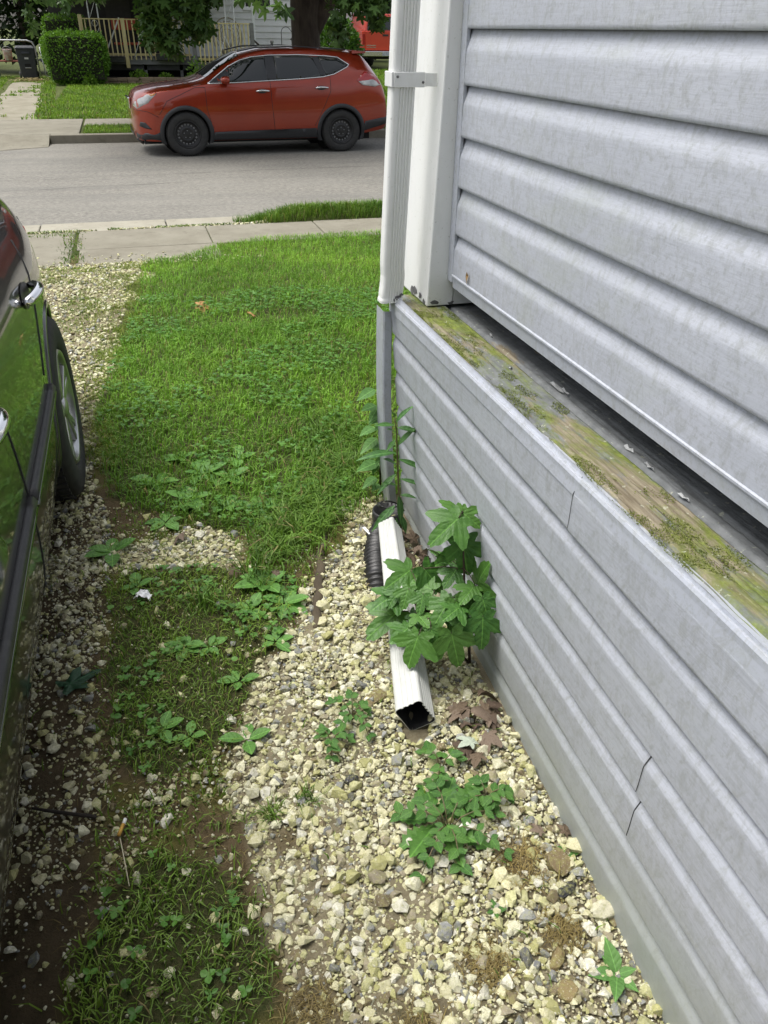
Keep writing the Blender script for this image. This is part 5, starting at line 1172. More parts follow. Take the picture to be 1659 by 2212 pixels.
n = 900; Xv = np.concatenate([-1.4+2.3*r.random(n), -.60+.05*r.normal(size=500), -1.3+.7*r.random(150)]); Yv = np.concatenate([8.28+.22*r.random(n)**2, 6.9+1.35*r.random(500), 8.15+.05*r.normal(size=150)])
ok = np.concatenate([fbm(Xv[:n], Yv[:n], 3, 8) > .42, r.random(500) < .75, r.random(150) < .9])
blades('joint_weeds', Xv[ok], Yv[ok], .028, .007, .9, (.06, .13, .018), (.12, .21, .035), 46, zoff=.01, label='weeds growing in the joints of the driveway slabs')
# lawns across the street
def far_lawn(name, x0, x1, y0, y1, n, h, w, seed, label, keep=None):
    X = x0+(x1-x0)*r.random(n); Y = y0+(y1-y0)*r.random(n); k = np.ones(n, bool) if keep is None else keep(X, Y)
    blades(name, X[k], Y[k], h, w, .6, (.095, .195, .018), (.20, .34, .036), seed, label=label)
far_lawn('verge_lawn', -.75, 6, 16.43, 17.93, 16000, .085, .010, 47, 'narrow grass strip between the far kerb and sidewalk')
far_lawn('front_lawn', -1.62, 9, 19.25, 31.5, 62000, .085, .016, 48, 'mown front lawn before the far porch', lambda X, Y: (X > -1.55-.06*(Y-19.2)+.3*(vnoise(Y, X*0, .8, 3)-.5)))
far_lawn('side_lawn', -8, -1.3, 19.25, 36, 30000, .09, .02, 49, 'grass on the far left around the driveway tracks across the street', lambda X, Y: ((X < -2.95-.055*(Y-19.2)) | (X > -1.80-.055*(Y-19.2)) | (fbm(X, Y, 1.6, 9) > .62)) & ((X < -4.95-.055*(Y-19.2)) | (X > -3.8-.055*(Y-19.2)) | (fbm(X, Y, 1.6, 8) > .6)) & (X < -1.4-.05*(Y-19.2)))
far_lawn('yard_grass', 7.0, 12.5, 24, 34, 9000, .12, .03, 50, 'grass below the red pickup truck')
sw = empty('straw_heap', (-2.95, 33.4, -.19)); tag(sw, 'small heap of dry straw in front of the wheeled bin', 'straw')
m = MB()
for k in range(160):
    a = random.random()*6.28; p = Vector((random.gauss(0, .3), random.gauss(0, .16), random.random()*.09)); m.obox(p, p+Vector((math.cos(a)*.16, math.sin(a)*.16, random.uniform(-.03, .03))), .012, .006)
m.build('straw', pm('straw', (.45, .36, .16), (.55, .46, .24), 20, .8), sw)
# clover in the lawn
n = 9000; Xc = -.3+1.9*r.random(n); Yc = .75+4.6*r.random(n)**.8; kz = inpoly(Xc, Yc, LAWN) & (fbm(Xc, Yc, 2.6, 71)+.5*(fbm(Xc, Yc, 9, 73)-.5) > .50) | ((inpoly(Xc, Yc, GRASS_B) | inpoly(Xc, Yc, GRASS_C)) & (fbm(Xc, Yc, 6, 72) > .46)); kz &= wallclear(Xc, Yc) & (Xc < .36*Yc+.3); Xc, Yc = Xc[kz], Yc[kz]; N = len(Xc)
hz = zg(Xc, Yc)+np.where(inpoly(Xc, Yc, LAWN), .045, .022)*(.6+.6*r.random(N)); P3, D3, N3 = [], [], []
for j in range(3):
    a = r.random(N)*.6+2.094*j; P3.append(np.stack([Xc, Yc, hz], 1)); D3.append(np.stack([np.cos(a), np.sin(a), .1+0*a], 1)); N3.append(np.stack([r.normal(size=N)*.25, r.normal(size=N)*.25, np.ones(N)], 1))
V, F, Cc = scatter_template(OVAL[0], OVAL[1], np.concatenate(P3), np.concatenate(D3), np.concatenate(N3), np.tile(.0135*(.7+.6*r.random(N)), 3), np.tile(cols(N, (.070, .190, .028), (.130, .295, .048), .2, 5), (3, 1)), np.tile(.022*(.7+.6*r.random(N)), 3))
tag(link('clover', np_mesh('clover', V, F, False, Cc), M['leaf']), 'clover patches spread through the lawn and gravel grass', 'clover', kind='stuff')
# dry thatch on the bare soil
n = 5200; Xs = -.35+1.05*r.random(n); Ys = .5+1.9*r.random(n); gd = gravel_density(Xs, Ys); ok = wallclear(Xs, Ys) & (gd < .6) & (r.random(n) < .8) & ~inpoly(Xs, Ys, GRASS_C)
for bx, by, br in BARE[:5]:
    q = r.normal(size=(420, 2))*br*.6+np.array([bx, by]); Xs = np.concatenate([Xs, q[:, 0]]); Ys = np.concatenate([Ys, q[:, 1]]); ok = np.concatenate([ok, wallclear(q[:, 0], q[:, 1])])
q = r.normal(size=(420, 2))*np.array([.05, .035])+np.array([.655, 2.34]); Xs = np.concatenate([Xs, q[:, 0]]); Ys = np.concatenate([Ys, q[:, 1]]); ok = np.concatenate([ok, np.ones(420, bool)])
blades('dry_thatch', Xs[ok], Ys[ok], .015, .0013, 1.5, (.16, .12, .045), (.34, .28, .12), 51, mat=M['grass'], zoff=.003, label='dry brown grass wisps on the bare soil between the stones')

# ================================================================== plants near the wall
def leaf_obj_mesh(tpl, name, seed=0, wr=.02):
    V = tpl[0].copy(); r = np.random.default_rng(seed); V[:, 2] += wr*(r.random(len(V))-.5); me = np_mesh(name, V, tpl[1], True); return me
def lance(n=9, width=.13, droop=.25, fold=.05, teeth=0.0, base=.12, peak=.45, pw=1.0):
    V = []; F = []
    for i in range(n):
        t = i/(n-1); w = width*max(0, math.sin(math.pi*min(1, (t**(math.log(.5)/math.log(peak))))))**pw
        if i == 0: w = .012
        if teeth and i % 2 == 1: w *= 1+teeth
        elif teeth: w *= 1-teeth*.6
        z = -droop*t*t
        V += [(t, -w, z+fold*w/width), (t, 0, z), (t, w, z+fold*w/width)]
        if i:
            a = 3*(i-1); F += [(a, a+3, a+4, a+1), (a+1, a+4, a+5, a+2)]
    return np.array(V), [np.array(F)]
def orient(o, p, d, n, scale, parent_loc=(0, 0, 0), wid=1.0):
    d = Vector(d).normalized(); n = Vector(n); n = (n-d*n.dot(d)).normalized(); s = n.cross(d)
    m = Matrix(((d.x*scale, s.x*scale*wid, n.x*scale, p[0]-parent_loc[0]), (d.y*scale, s.y*scale*wid, n.y*scale, p[1]-parent_loc[1]), (d.z*scale, s.z*scale*wid, n.z*scale, p[2]-parent_loc[2]), (0, 0, 0, 1)))
    o.matrix_local = m
def add_leaf(me, mat, parent, p, d, n, size, name='leaf', wid=1.0):
    o = bpy.data.objects.new(name, me); COL.objects.link(o); o.parent = parent
    if not me.materials: me.materials.append(mat)
    orient(o, p, d, n, size, parent.location, wid); return o
M['sapling_leaf'] = leafmat('sapling_leaf', (.045, .135, .026), (.092, .205, .040), .40, .22, False, 5)
M['weed_leaf'] = leafmat('weed_leaf', (.045, .125, .034), (.070, .165, .045), .45, .2, False, 5)
M['pale_leaf'] = leafmat('pale_leaf', (.085, .205, .050), (.125, .265, .070), .5, .3, False, 5)
M['plantain_leaf'] = leafmat('plantain_leaf', (.080, .200, .038), (.130, .285, .058), .45, .25, False, 6)
M['clump_leaf'] = leafmat('clump_leaf', (.045, .130, .026), (.085, .195, .036), .45, .25, False, 6)
SAP=[((0.698,1.563,0.442),(0.627,1.533,0.449)),((0.693,1.544,0.450),(0.732,1.514,0.419)),((0.675,1.525,0.450),(0.591,1.495,0.407)),((0.691,1.525,0.373),(0.700,1.495,0.284)),((0.653,1.563,0.301),(0.632,1.533,0.348)),((0.688,1.583,0.281),(0.632,1.553,0.292)),((0.579,1.602,0.250),(0.500,1.572,0.228)),((0.601,1.563,0.278),(0.647,1.533,0.213)),((0.679,1.525,0.285),(0.634,1.495,0.258)),((0.729,1.467,0.271),(0.733,1.437,0.355)),((0.698,1.467,0.257),(0.709,1.437,0.231)),((0.546,1.525,0.250),(0.520,1.495,0.208)),((0.524,1.563,0.208),(0.453,1.533,0.199)),((0.526,1.544,0.161),(0.429,1.514,0.118)),((0.714,1.399,0.280),(0.723,1.369,0.227)),((0.631,1.448,0.248),(0.574,1.418,0.190)),((0.640,1.428,0.265),(0.657,1.398,0.206)),((0.694,1.370,0.245),(0.685,1.340,0.165)),((0.549,1.505,0.178),(0.568,1.475,0.172)),((0.530,1.467,0.166),(0.473,1.437,0.157)),((0.537,1.409,0.187),(0.499,1.379,0.115)),((0.571,1.409,0.200),(0.576,1.379,0.161)),((0.611,1.370,0.210),(0.626,1.340,0.119)),((0.608,1.409,0.162),(0.581,1.379,0.120))]
TW=[((0.687,2.115,0.463),(0.672,2.085,0.501)),((0.692,2.115,0.442),(0.725,2.085,0.510)),((0.690,2.115,0.435),(0.616,2.085,0.446)),((0.693,2.115,0.408),(0.660,2.085,0.438)),((0.697,2.115,0.425),(0.758,2.085,0.416)),((0.699,2.115,0.359),(0.753,2.085,0.427)),((0.691,2.115,0.381),(0.659,2.085,0.362)),((0.695,2.115,0.334),(0.575,2.085,0.348)),((0.705,2.115,0.310),(0.784,2.085,0.262)),((0.698,2.115,0.290),(0.652,2.085,0.332)),((0.697,2.115,0.256),(0.633,2.085,0.210)),((0.712,2.115,0.235),(0.779,2.085,0.206)),((0.703,2.115,0.209),(0.649,2.085,0.242)),((0.713,2.115,0.172),(0.756,2.085,0.174)),((0.708,2.115,0.176),(0.711,2.085,0.081)),((0.703,2.115,0.081),(0.701,2.085,-0.015)),((0.695,2.115,0.134),(0.617,2.085,0.069)),((0.695,2.115,0.128),(0.666,2.085,0.109)),((0.721,2.115,0.090),(0.728,2.085,0.038))]
PP=[((0.705,2.400,0.439),(0.639,2.370,0.427)),((0.726,2.400,0.437),(0.711,2.370,0.481)),((0.711,2.400,0.377),(0.651,2.370,0.379)),((0.714,2.400,0.363),(0.677,2.370,0.338)),((0.727,2.400,0.329),(0.682,2.370,0.332)),((0.746,2.400,0.305),(0.698,2.370,0.297)),((0.706,2.400,0.293),(0.646,2.370,0.290)),((0.715,2.400,0.247),(0.651,2.370,0.228)),((0.739,2.400,0.221),(0.688,2.370,0.226)),((0.712,2.400,0.213),(0.699,2.370,0.185)),((0.761,2.400,0.178),(0.707,2.370,0.175)),((0.719,2.400,0.149),(0.638,2.370,0.144)),((0.719,2.400,0.149),(0.689,2.370,0.125)),((0.714,2.400,0.084),(0.657,2.370,0.080)),((0.725,2.400,0.055),(0.686,2.370,0.048)),((0.773,2.400,0.129),(0.736,2.370,0.156))]
# --- lobed sapling against the siding
def sap_template(seed):
    r = random.Random(seed); out = []
    key = [(-172, .14), (-150, .30), (-133, .44), (-120, .47), (-108, .36), (-96, .30), (-84, .50), (-74, .60), (-64, .80), (-56, .86), (-47, .70), (-38, .62), (-30, .46), (-22, .62), (-15, .80), (-7, .92), (0, 1.0)]
    key = key+[(-a, q) for a, q in key[::-1][1:]]
    dense = []
    for (a0, r0), (a1, r1) in zip(key[:-1], key[1:]):
        dense += [(a0, r0), ((a0+a1)/2, (r0+r1)/2*(1+r.uniform(-.07, .09)))]
    dense.append(key[-1]); n = len(dense); V = [(.16, 0, 0)]; F3 = []; F4 = []
    for j in (.35, .7, 1.0):
        for a, q in dense:
            x, y = .16+.84*q*math.cos(R(a))*j, .84*q*math.sin(R(a))*j
            lob = min(abs(a), abs(abs(a)-57), abs(abs(a)-122))/28
            V.append((x, y, -.20*((x-.35)**2+y*y)+.05*min(1, lob)*j*q+r.uniform(-.010, .010)))
    for k in range(n-1):
        F3.append((0, 1+k, 2+k))
        for j in range(2): F4.append((1+j*n+k, 1+(j+1)*n+k, 2+(j+1)*n+k, 2+j*n+k))
    return np.array(V), [np.array(F3), np.array(F4)]
SAPM = [np_mesh('sapling_leaf', *sap_template(s), True) for s in range(5)]
root = (.712, 1.455, .0); sg = empty('sapling', root); tag(sg, 'young sapling with lobed maple like leaves growing against the lower siding', 'sapling')
def rel(p, o): return (p[0]-o[0], p[1]-o[1], p[2]-o[2])
stem_pts = [root, (.700, 1.46, .12), (.690, 1.48, .22), (.692, 1.505, .30), (.692, 1.525, .375), (.693, 1.545, .45)]
MB().tube([rel(p, root) for p in stem_pts], [.0045, .004, .0035, .003, .0025, .0018], 7).build('stem', M['stem_dark'], sg)
br2 = [root, (.66, 1.45, .08), (.62, 1.45, .14), (.59, 1.48, .19)]
MB().tube([rel(p, root) for p in br2], [.004, .0035, .003, .002], 7).build('stem', M['stem_dark'], sg)
rr = random.Random(4)
for i, (a, b) in enumerate(SAP):
    a, b = Vector(a), Vector(b); d = b-a; L = max(d.length*1.16, .055)
    tocam = (Vector((0, 0, 1.5))-a).normalized()
    nrm = Vector((0, 0, 1))*.75+tocam*.75+Vector((rr.uniform(-.3, .3), rr.uniform(-.3, .3), rr.uniform(-.2, .2)))
    if a.x > .70: a.x -= .012
    add_leaf(SAPM[i % 5], M['sapling_leaf'], sg, a-d.normalized()*L*.10, d, nrm, L, wid=rr.uniform(.95, 1.15))
    src = min(stem_pts[1:]+br2[1:], key=lambda q: (Vector(q)-a).length+.5*max(0, q[2]-a.z)); midp = (Vector(src)+a)/2+Vector((0, 0, .006))
    MB().tube([rel(src, root), rel(midp, root), rel(a, root)], [.0018, .0014, .0012], 5).build('leaf_stalk', M['stem_dark'], sg)
for k in range(16):
    t = k/15; c0 = [Vector((.672, 1.44, .20)), Vector((.585, 1.47, .17)), Vector((.69, 1.42, .25)), Vector((.63, 1.47, .24)), Vector((.555, 1.50, .20)), Vector((.70, 1.39, .17))][k % 6]
    a = c0+Vector((rr.uniform(-.04, .03), rr.uniform(-.01, .06), rr.uniform(-.06, .05))); a.x = min(a.x, .705); ang = rr.uniform(2.2, 5.2); d = Vector((math.cos(ang), math.sin(ang), rr.uniform(-.7, .1))); L = rr.uniform(.055, .085)
    if a.x > .67: d.x = -abs(d.x)
    add_leaf(SAPM[k % 5], M['sapling_leaf'], sg, a, d, Vector((rr.uniform(-.4, .2), -.5, 1)), L)
    src = min(stem_pts[1:]+br2[1:], key=lambda q: (Vector(q)-a).length); MB().tube([rel(src, root), rel((Vector(src)+a)/2+Vector((0, 0, .006)), root), rel(a, root)], [.0018, .0014, .0012], 5).build('leaf_stalk', M['stem_dark'], sg)
# --- tall narrow-leaved weed at the corner
LANCE = [np_mesh('narrow_leaf', *lance(11, .105, dr, .03), True) for dr in (.22, .35, .12)]
root = (.724, 2.115, -.005); tw = empty('tall_weed', root); tag(tw, 'tall dark green weed with narrow drooping leaves at the house corner', 'weed')
MB().tube([rel(p, root) for p in [root, (.716, 2.115, .09), (.709, 2.115, .18), (.700, 2.115, .33), (.695, 2.115, .417), (.687, 2.115, .475)]], [.0045, .004, .0036, .003, .0024, .0014], 7).build('stem', M['stem'], tw)
for i, (a, b) in enumerate(TW):
    a, b = Vector(a), Vector(b); d = b-a; n = Vector((0, -.35, 1))+Vector((rr.uniform(-.2, .2), 0, 0))
    add_leaf(LANCE[i % 3], M['weed_leaf'], tw, a, d+Vector((0, 0, d.length*.22)), n, d.length*1.08, wid=1.1 if d.length > .07 else 1.5)
# --- pale leafy plant behind it
OVATE = [np_mesh('ovate_leaf', *lance(11, .24, dr, .05, .05, peak=.36), True) for dr in (.15, .28, .05)]
root = (.735, 2.41, 0); pp = empty('leafy_plant', root); tag(pp, 'pale green broad leaved plant on dark stems just left of the house corner', 'plant')
for q in ([(.734, 2.41, 0), (.731, 2.41, .2), (.733, 2.41, .43)], [(.748, 2.41, 0), (.744, 2.41, .13), (.743, 2.41, .262)]): MB().tube([rel(p, root) for p in q], [.004, .0035, .002], 7).build('stem', M['stem_dark'], pp)
for i, (a, b) in enumerate(PP):
    a, b = Vector(a), Vector(b); d = b-a; add_leaf(OVATE[i % 3], M['pale_leaf'], pp, a, d+Vector((0, -.01, .006)), Vector((rr.uniform(-.2, .2), -.4, 1)), d.length*1.2)
# --- broad plantain rosettes
PLANT = [np_mesh('plantain_leaf', *lance(11, .27, dr, .06, 0, peak=.52, pw=.8), True) for dr in (.10, .22, .3)]
def rosette(name, x, y, n, size, label, cat='weed', mats='plantain_leaf', meshes=PLANT, group='broad leaved weeds in the grass', lift=.45, seed=0, wid=1.0):
    e = empty(name, (x, y, float(zg(x, y)))); tag(e, label, cat, group); q = random.Random(seed)
    for k in range(n):
        a = 6.283*k/n+q.uniform(-.4, .4); el = q.uniform(.25, 1.0)*lift; d = Vector((math.cos(a), math.sin(a), el)); s = size*q.uniform(.65, 1.15)
        add_leaf(meshes[k % len(meshes)], M[mats], e, (x+.004*math.cos(a), y+.004*math.sin(a), e.location.z+.006), d, Vector((0, 0, 1)), s, wid=wid)
    return e
PLT = [(.222, 1.965, 9, .085, 'biggest plantain clump beside the log edging'), (.262, 1.855, 6, .075, 'plantain right of the log side of the grass patch, near the gravel'), (.16, 1.86, 5, .06, 'plantain left of the two big clumps near the log'),
       (.034, 2.56, 6, .10, 'plantain with upright round leaves among stones by the lawn'), (-.075, 2.72, 5, .095, 'leftmost plantain in the stony lawn edge by the rear tire'), (.10, 2.74, 6, .095, 'plantain at the back of the stony lawn edge'), (.20, 2.68, 5, .09, 'plantain right of the stony patch in the lawn edge'), (.16, 2.47, 5, .085, 'plantain just above the bare stone patch'), (.03, 2.90, 5, .085, 'farthest plantain at the end of the clover lawn'), (-.06, 2.42, 5, .08, 'plantain on the left end of the bare stone patch'), (.25, 2.83, 4, .08, 'plantain in the clover near the middle of the lawn edge'), (.27, 2.43, 4, .075, 'plantain in the long grass right of the bare stones'),
       (.074, 1.352, 4, .062, 'four leaved plantain at the left edge of the pale gravel'), (.085, 1.560, 4, .055, 'small plantain above the four leaved one at the gravel edge'), (-.045, 1.735, 7, .055, 'plantain in the centre of the middle grass patch'), (.02, 1.72, 5, .055, 'plantain right of the centre in the middle grass patch'), (.205, 1.690, 5, .06, 'plantain where the middle grass meets the gravel'), (-.125, 1.445, 5, .05, 'light green plantain low in the middle grass patch'), (-.06, 1.40, 4, .05, 'plantain at the lower end of the middle grass patch'), (-.17, 2.06, 4, .06, 'plantain left of the white paper scrap'), (-.24, 2.28, 5, .08, 'plantain in the gravel behind the rear tire')]
for i, (x, y, n, s, lb) in enumerate(PLT): rosette('plantain', x, y, n, s, lb, seed=i, lift=.55)
# --- clump on the gravel: jagged dandelion leaves with small ovate herbs round it
DANDE = [np_mesh('dandelion_leaf', *lance(15, .16, dr, .05, .38, peak=.66), True) for dr in (.12, .25)]
rosette('dandelion', .452, 1.000, 10, .115, 'dandelion rosette with long jagged leaves on the gravel', 'weed', 'clump_leaf', DANDE, 'weeds on the gravel', .5, 50)
OV2 = [np_mesh('small_ovate_leaf', *lance(7, .33, dr, .06, peak=.42), True) for dr in (.1, .25)]
def herb(x, y, nst, reach, size, label, seed, rx=1.0, ry=1.0, name='trailing_herb'):
    z0 = float(zg(x, y)); e = empty(name, (x, y, z0)); tag(e, label, 'weed', 'weeds on the gravel'); q = random.Random(seed)
    for k in range(nst):
        a = 6.283*k/nst+q.uniform(-.3, .3); L = reach*q.uniform(.5, 1.0); P = [Vector((t*L*math.cos(a)*rx, t*L*math.sin(a)*ry, .018+.030*math.sin(math.pi*t))) for t in (0, .25, .5, .75, 1)]
        P[0].z = 0; MB().tube(P, [.0018, .0016, .0014, .0012, .001], 5).build('stem', M['stem'], e)
        for j in range(1, 5):
            for s in (-1, 1):
                b = a+s*q.uniform(.5, 1.3); p = P[j]; add_leaf(OV2[(j+k) % 2], M['clump_leaf'], e, (x+p.x, y+p.y, z0+p.z), Vector((math.cos(b), math.sin(b), q.uniform(-.1, .35))), Vector((0, -.2, 1)), size*q.uniform(.6, 1.1))
    return e
herb(.465, .975, 9, .145, .032, 'leafy green herb spreading round the dandelion on the gravel', 61)
herb(.505, 1.13, 3, .08, .03, 'small herb sprig on the gravel above the dandelion clump', 62); herb(.575, 1.02, 4, .07, .03, 'small upright herb right of the dandelion clump', 66)
herb(.345, 1.345, 5, .085, .024, 'small trailing herb left of the spout mouth', 63, .7, 1.3); herb(.272, 1.275, 3, .05, .026, 'tiny herb below the trailing herb at the gravel edge', 64)
rosette('seedling', .660, .598, 6, .052, 'small bright seedling on the gravel at the lower right beside the siding', 'seedling', 'clump_leaf', OVATE, 'weeds on the gravel', .6, 71, 1.1)
rosette('seedling', .690, .850, 6, .022, 'tiny pale seedling squeezed against the siding beside the tan stone', 'seedling', 'pale_leaf', OV2, 'weeds on the gravel', .5, 72)
rosette('seedling', .49, .775, 4, .022, 'tiny single sprout in the lower gravel', 'seedling', 'pale_leaf', OV2, 'weeds on the gravel', .7, 73)
for i, (x, y) in enumerate(((.10, 1.12), (.18, 1.14))):
    X_ = x+.012*r.normal(size=60); Y_ = y+.012*r.normal(size=60); blades('grass_tuft', X_, Y_, .04, .003, .8, (.06, .13, .02), (.11, .20, .03), 90+i); tag(bpy.context.scene.objects[-1] if False else [o for o in COL.objects if o.name.startswith('grass_tuft')][-1], ['small grass tuft on the open gravel edge, left one', 'small grass tuft on the open gravel edge, right one'][i], 'grass', 'grass tufts on the gravel')

# ================================================================== pipes, litter and debris
# spout extension lying on the stones
A = Vector((.668, 2.075, .075)); B = Vector((.489, 1.275, .046)); dv = (B-A).normalized(); xa = Vector((0, 0, 1)).cross(dv).normalized(); ya = dv.cross(xa).normalized()
if ya.z > 0: ya = -ya
ex = empty('spout_extension', A); tag(ex, 'white ribbed downspout extension lying on the gravel with its dark mouth towards the viewer', 'pipe')
def ext_section(w, h, ribs=5, rd=.0030):
    c = .010; pts = [(-w/2, -h/2+c), (-w/2+c, -h/2)]
    pts = []
    # top face (towards -y of the section, turned up), plain, rounded
    for k in range(4): a = math.pi+k*math.pi/6; pts.append((-w/2+c+c*math.cos(a), -h/2+c+c*math.sin(a)))
    n = 3
    for k in range(n):
        x0 = -w/2+c+.004+(w-2*c-.008)*k/n; l = (w-2*c-.008)/n; pts += [(x0+.15*l, -h/2), (x0+.4*l, -h/2+rd*.7), (x0+.6*l, -h/2+rd*.7), (x0+.85*l, -h/2)]
    for k in range(4): a = 1.5*math.pi+k*math.pi/6; pts.append((w/2-c+c*math.cos(a), -h/2+c+c*math.sin(a)))
    for k in range(ribs):
        y0 = -h/2+c+.003+(h-2*c-.006)*k/ribs; l = (h-2*c-.006)/ribs; pts += [(w/2, y0+.12*l), (w/2-rd, y0+.35*l), (w/2-rd, y0+.65*l), (w/2, y0+.88*l)]
    for k in range(4): a = k*math.pi/6; pts.append((w/2-c+c*math.cos(a), h/2-c+c*math.sin(a)))
    for k in range(4): a = .5*math.pi+k*math.pi/6; pts.append((-w/2+c+c*math.cos(a), h/2-c+c*math.sin(a)))
    return pts
M['white_ext'] = white_paint('weathered_aluminium', (0.56, 0.57, 0.545), .7); sec = ext_section(.066, .080); fr = []
tw_ = R(30)
for t in (0, .02, .3, .5, .7, .9, .97, 1.0):
    o = A.lerp(B, t)-A; ca, sa = math.cos(tw_), math.sin(tw_); k = .90+.24*t
    fr.append((o, xa*ca-ya*sa, ya*ca+xa*sa, k, k))
V, F = extrude_section(sec, fr); o = MB().add(V, F).build('pipe', M['white_ext'], ex); sd = o.modifiers.new('t', 'SOLIDIFY'); sd.thickness = .0016; sd.offset = -1
o.data.materials.append(M['black_plastic']); sd.material_offset = 1  # inner wall coloured black to imitate the shade inside the mouth
V2 = [Vector(v)*1 for v in V[:len(sec)]]; MB().add(V2, [tuple(range(len(sec)))]).build('black_end_cap', M['black'], ex)  # flat black cap closing the far end, keeps the mouth dark
# corrugated drain pipe and its adaptor
dp = empty('drain_pipe', (.690, 2.20, 0)); tag(dp, 'black corrugated drain pipe half buried beside the white spout extension', 'pipe')
path = [Vector((.692, 2.20, .0)), Vector((.640, 2.12, .002)), Vector((.606, 2.02, .004)), Vector((.578, 1.92, .0)), Vector((.555, 1.82, -.04))]
pts = []
for i in range(len(path)-1):
    for t in np.linspace(0, 1, 22, endpoint=False): pts.append(path[i].lerp(path[i+1], t)-Vector((.690, 2.20, 0)))
MB().tube(pts, [.040+.0052*math.sin(i*1.5) for i in range(len(pts))], 18).build('corrugated_hose', M['black_plastic'], dp)
MB().lathe([(.044, .0), (.052, .0), (.054, .03), (.053, .062), (.047, .064), (.045, .012), (.0, .010)], (.008, .005, .0), 'Z', 24).build('adaptor', M['black_plastic'], dp)
for k in range(7):
    a = k*.5; MB().tube([(.02+.05*math.cos(a+j*.35), .0+.05*math.sin(a+j*.35)-.02*j*.3, .05+.008*j+.006*k) for j in range(7)], .0022, 4).build('loose_strand', M['black_plastic'], dp)
# weathered log edging: three visible lengths of one rotten timber
lg = empty('log_edging', (.40, 1.98, 0)); tag(lg, 'rotting brown log edging half sunk between lawn and gravel', 'log')
barkm = pm('rotten_wood', (.055, .042, .026), (.12, .095, .06), 12, .95, .9, 40, stretch=(1, .3, 1), space='World')
for (P0, P1, rad) in (((.330, 1.715), (.442, 2.13), .017), ((.535, 2.46), (.575, 2.66), .020), ((.455, 2.16), (.52, 2.41), .012)):
    pts = []; n = 26
    for i in range(n):
        t = i/(n-1); pts.append((P0[0]+(P1[0]-P0[0])*t+.004*math.sin(i*.8)-.40, P0[1]+(P1[1]-P0[1])*t-1.98, -.001+.002*math.sin(i*1.1)))
    MB().tube(pts, [rad*(.75+.25*min(1, 6*i/n, 6*(n-1-i)/n+.4))*(1+.10*(random.random()-.5)) for i in range(n)], 9).build('log_length', barkm, lg)
# paper scrap
V = []; rp = random.Random(8)
for j in range(6):
    for i in range(8):
        u, v = i/7-.5, j/5-.5; V.append((u*.052, v*.032*(1-.5*abs(u)), .010+.012*rp.random()+.010*math.cos(u*5)))
F = [(j*8+i, j*8+i+1, (j+1)*8+i+1, (j+1)*8+i) for j in range(5) for i in range(7)]
pa = MB().add(V, F).build('paper_scrap', pm('white_paper', (.85, .85, .87), (.78, .79, .82), 30, .6)); pa.location = (-.150, 1.985, .012); pa.rotation_euler = (0, 0, R(-25)); tag(pa, 'crumpled white paper scrap on the grass', 'litter')
cb = empty('cigarette_butt', (-.222, 1.165, .022), R(68)); tag(cb, 'yellow and white cigarette butt stuck on a straw in the grass', 'litter')
d = .0135
MB().tube([(-.5*d*2.6, 0, 0), (.3*d*2.6, 0, .001)], .0040, 10).build('filter', pm('filter', (.60, .36, .07), (.42, .22, .04), 160, .7), cb); MB().tube([(.3*d*2.6+.0004, 0, .001), (.3*d*2.6+.013, 0, .0015)], .0039, 10).build('paper_end', pm('cig_paper', (.8, .8, .78), None, rough=.6), cb)
stw = MB().tube([(-.226, 1.145, .018), (-.218, 1.09, .022), (-.210, 1.03, .012)], .0012, 5).build('straw', pm('pale_straw', (.55, .5, .36), None, rough=.7)); tag(stw, 'thin pale straw stalk below the cigarette butt', 'straw')
tg = MB().tube([(-.415, 1.285, .008), (-.37, 1.262, .010), (-.33, 1.243, .011), (-.278, 1.222, .009)], [.003, .0042, .004, .0045], 7).build('twig', pm('twig_bark', (.02, .015, .012), (.035, .028, .02), 60, .9)); tag(tg, 'dark twig lying on the soil beside the black car', 'twig')
wc = MB().obox((.600, 2.165, .030), (.613, 2.115, .028), .010, .003).obox((.6135, 2.115, .028), (.6125, 2.085, .024), .010, .003).build('white_clip', M['white_trim']); tag(wc, 'bent white strip leaning on stones left of the drain pipe', 'litter')
# fallen leaves
DEAD = [np_mesh('dead_leaf', *sap_template(20+i), True) for i in range(3)]
def fallen(x, y, s, label, mat, rz, tilt=.2, me=None, z=.016, group='fallen leaves', curl=1.0):
    o = link('fallen_leaf', me or DEAD[int(x*100) % 3], None); o.location = (x, y, float(zg(x, y))+z); o.scale = (s, s*random.uniform(.6, 1), s*random.uniform(1.2, 2.6)*curl); o.rotation_euler = (tilt, tilt*.6, rz); o.material_slots and None
    if not o.data.materials: o.data.materials.append(mat)
    o.material_slots[0].link = 'OBJECT'; o.material_slots[0].material = mat; tag(o, label, 'leaf', group)
M['dark_maple'] = leafmat('dark_maple', (.018, .060, .026), (.025, .075, .032), .5, .15, False, 6)
fallen(-.372, 1.655, .115, 'large dark green maple leaf lying beside the black car', M['dark_maple'], .45, .06, np_mesh('maple_leaf', *maple_template(3, .05), True), .022)
M['dead2'] = pm('dead_leaf_grey', (.12, .085, .06), (.19, .145, .105), 30, .8); M['dead3'] = pm('dead_leaf_dark', (.05, .035, .025), (.10, .065, .04), 30, .8)
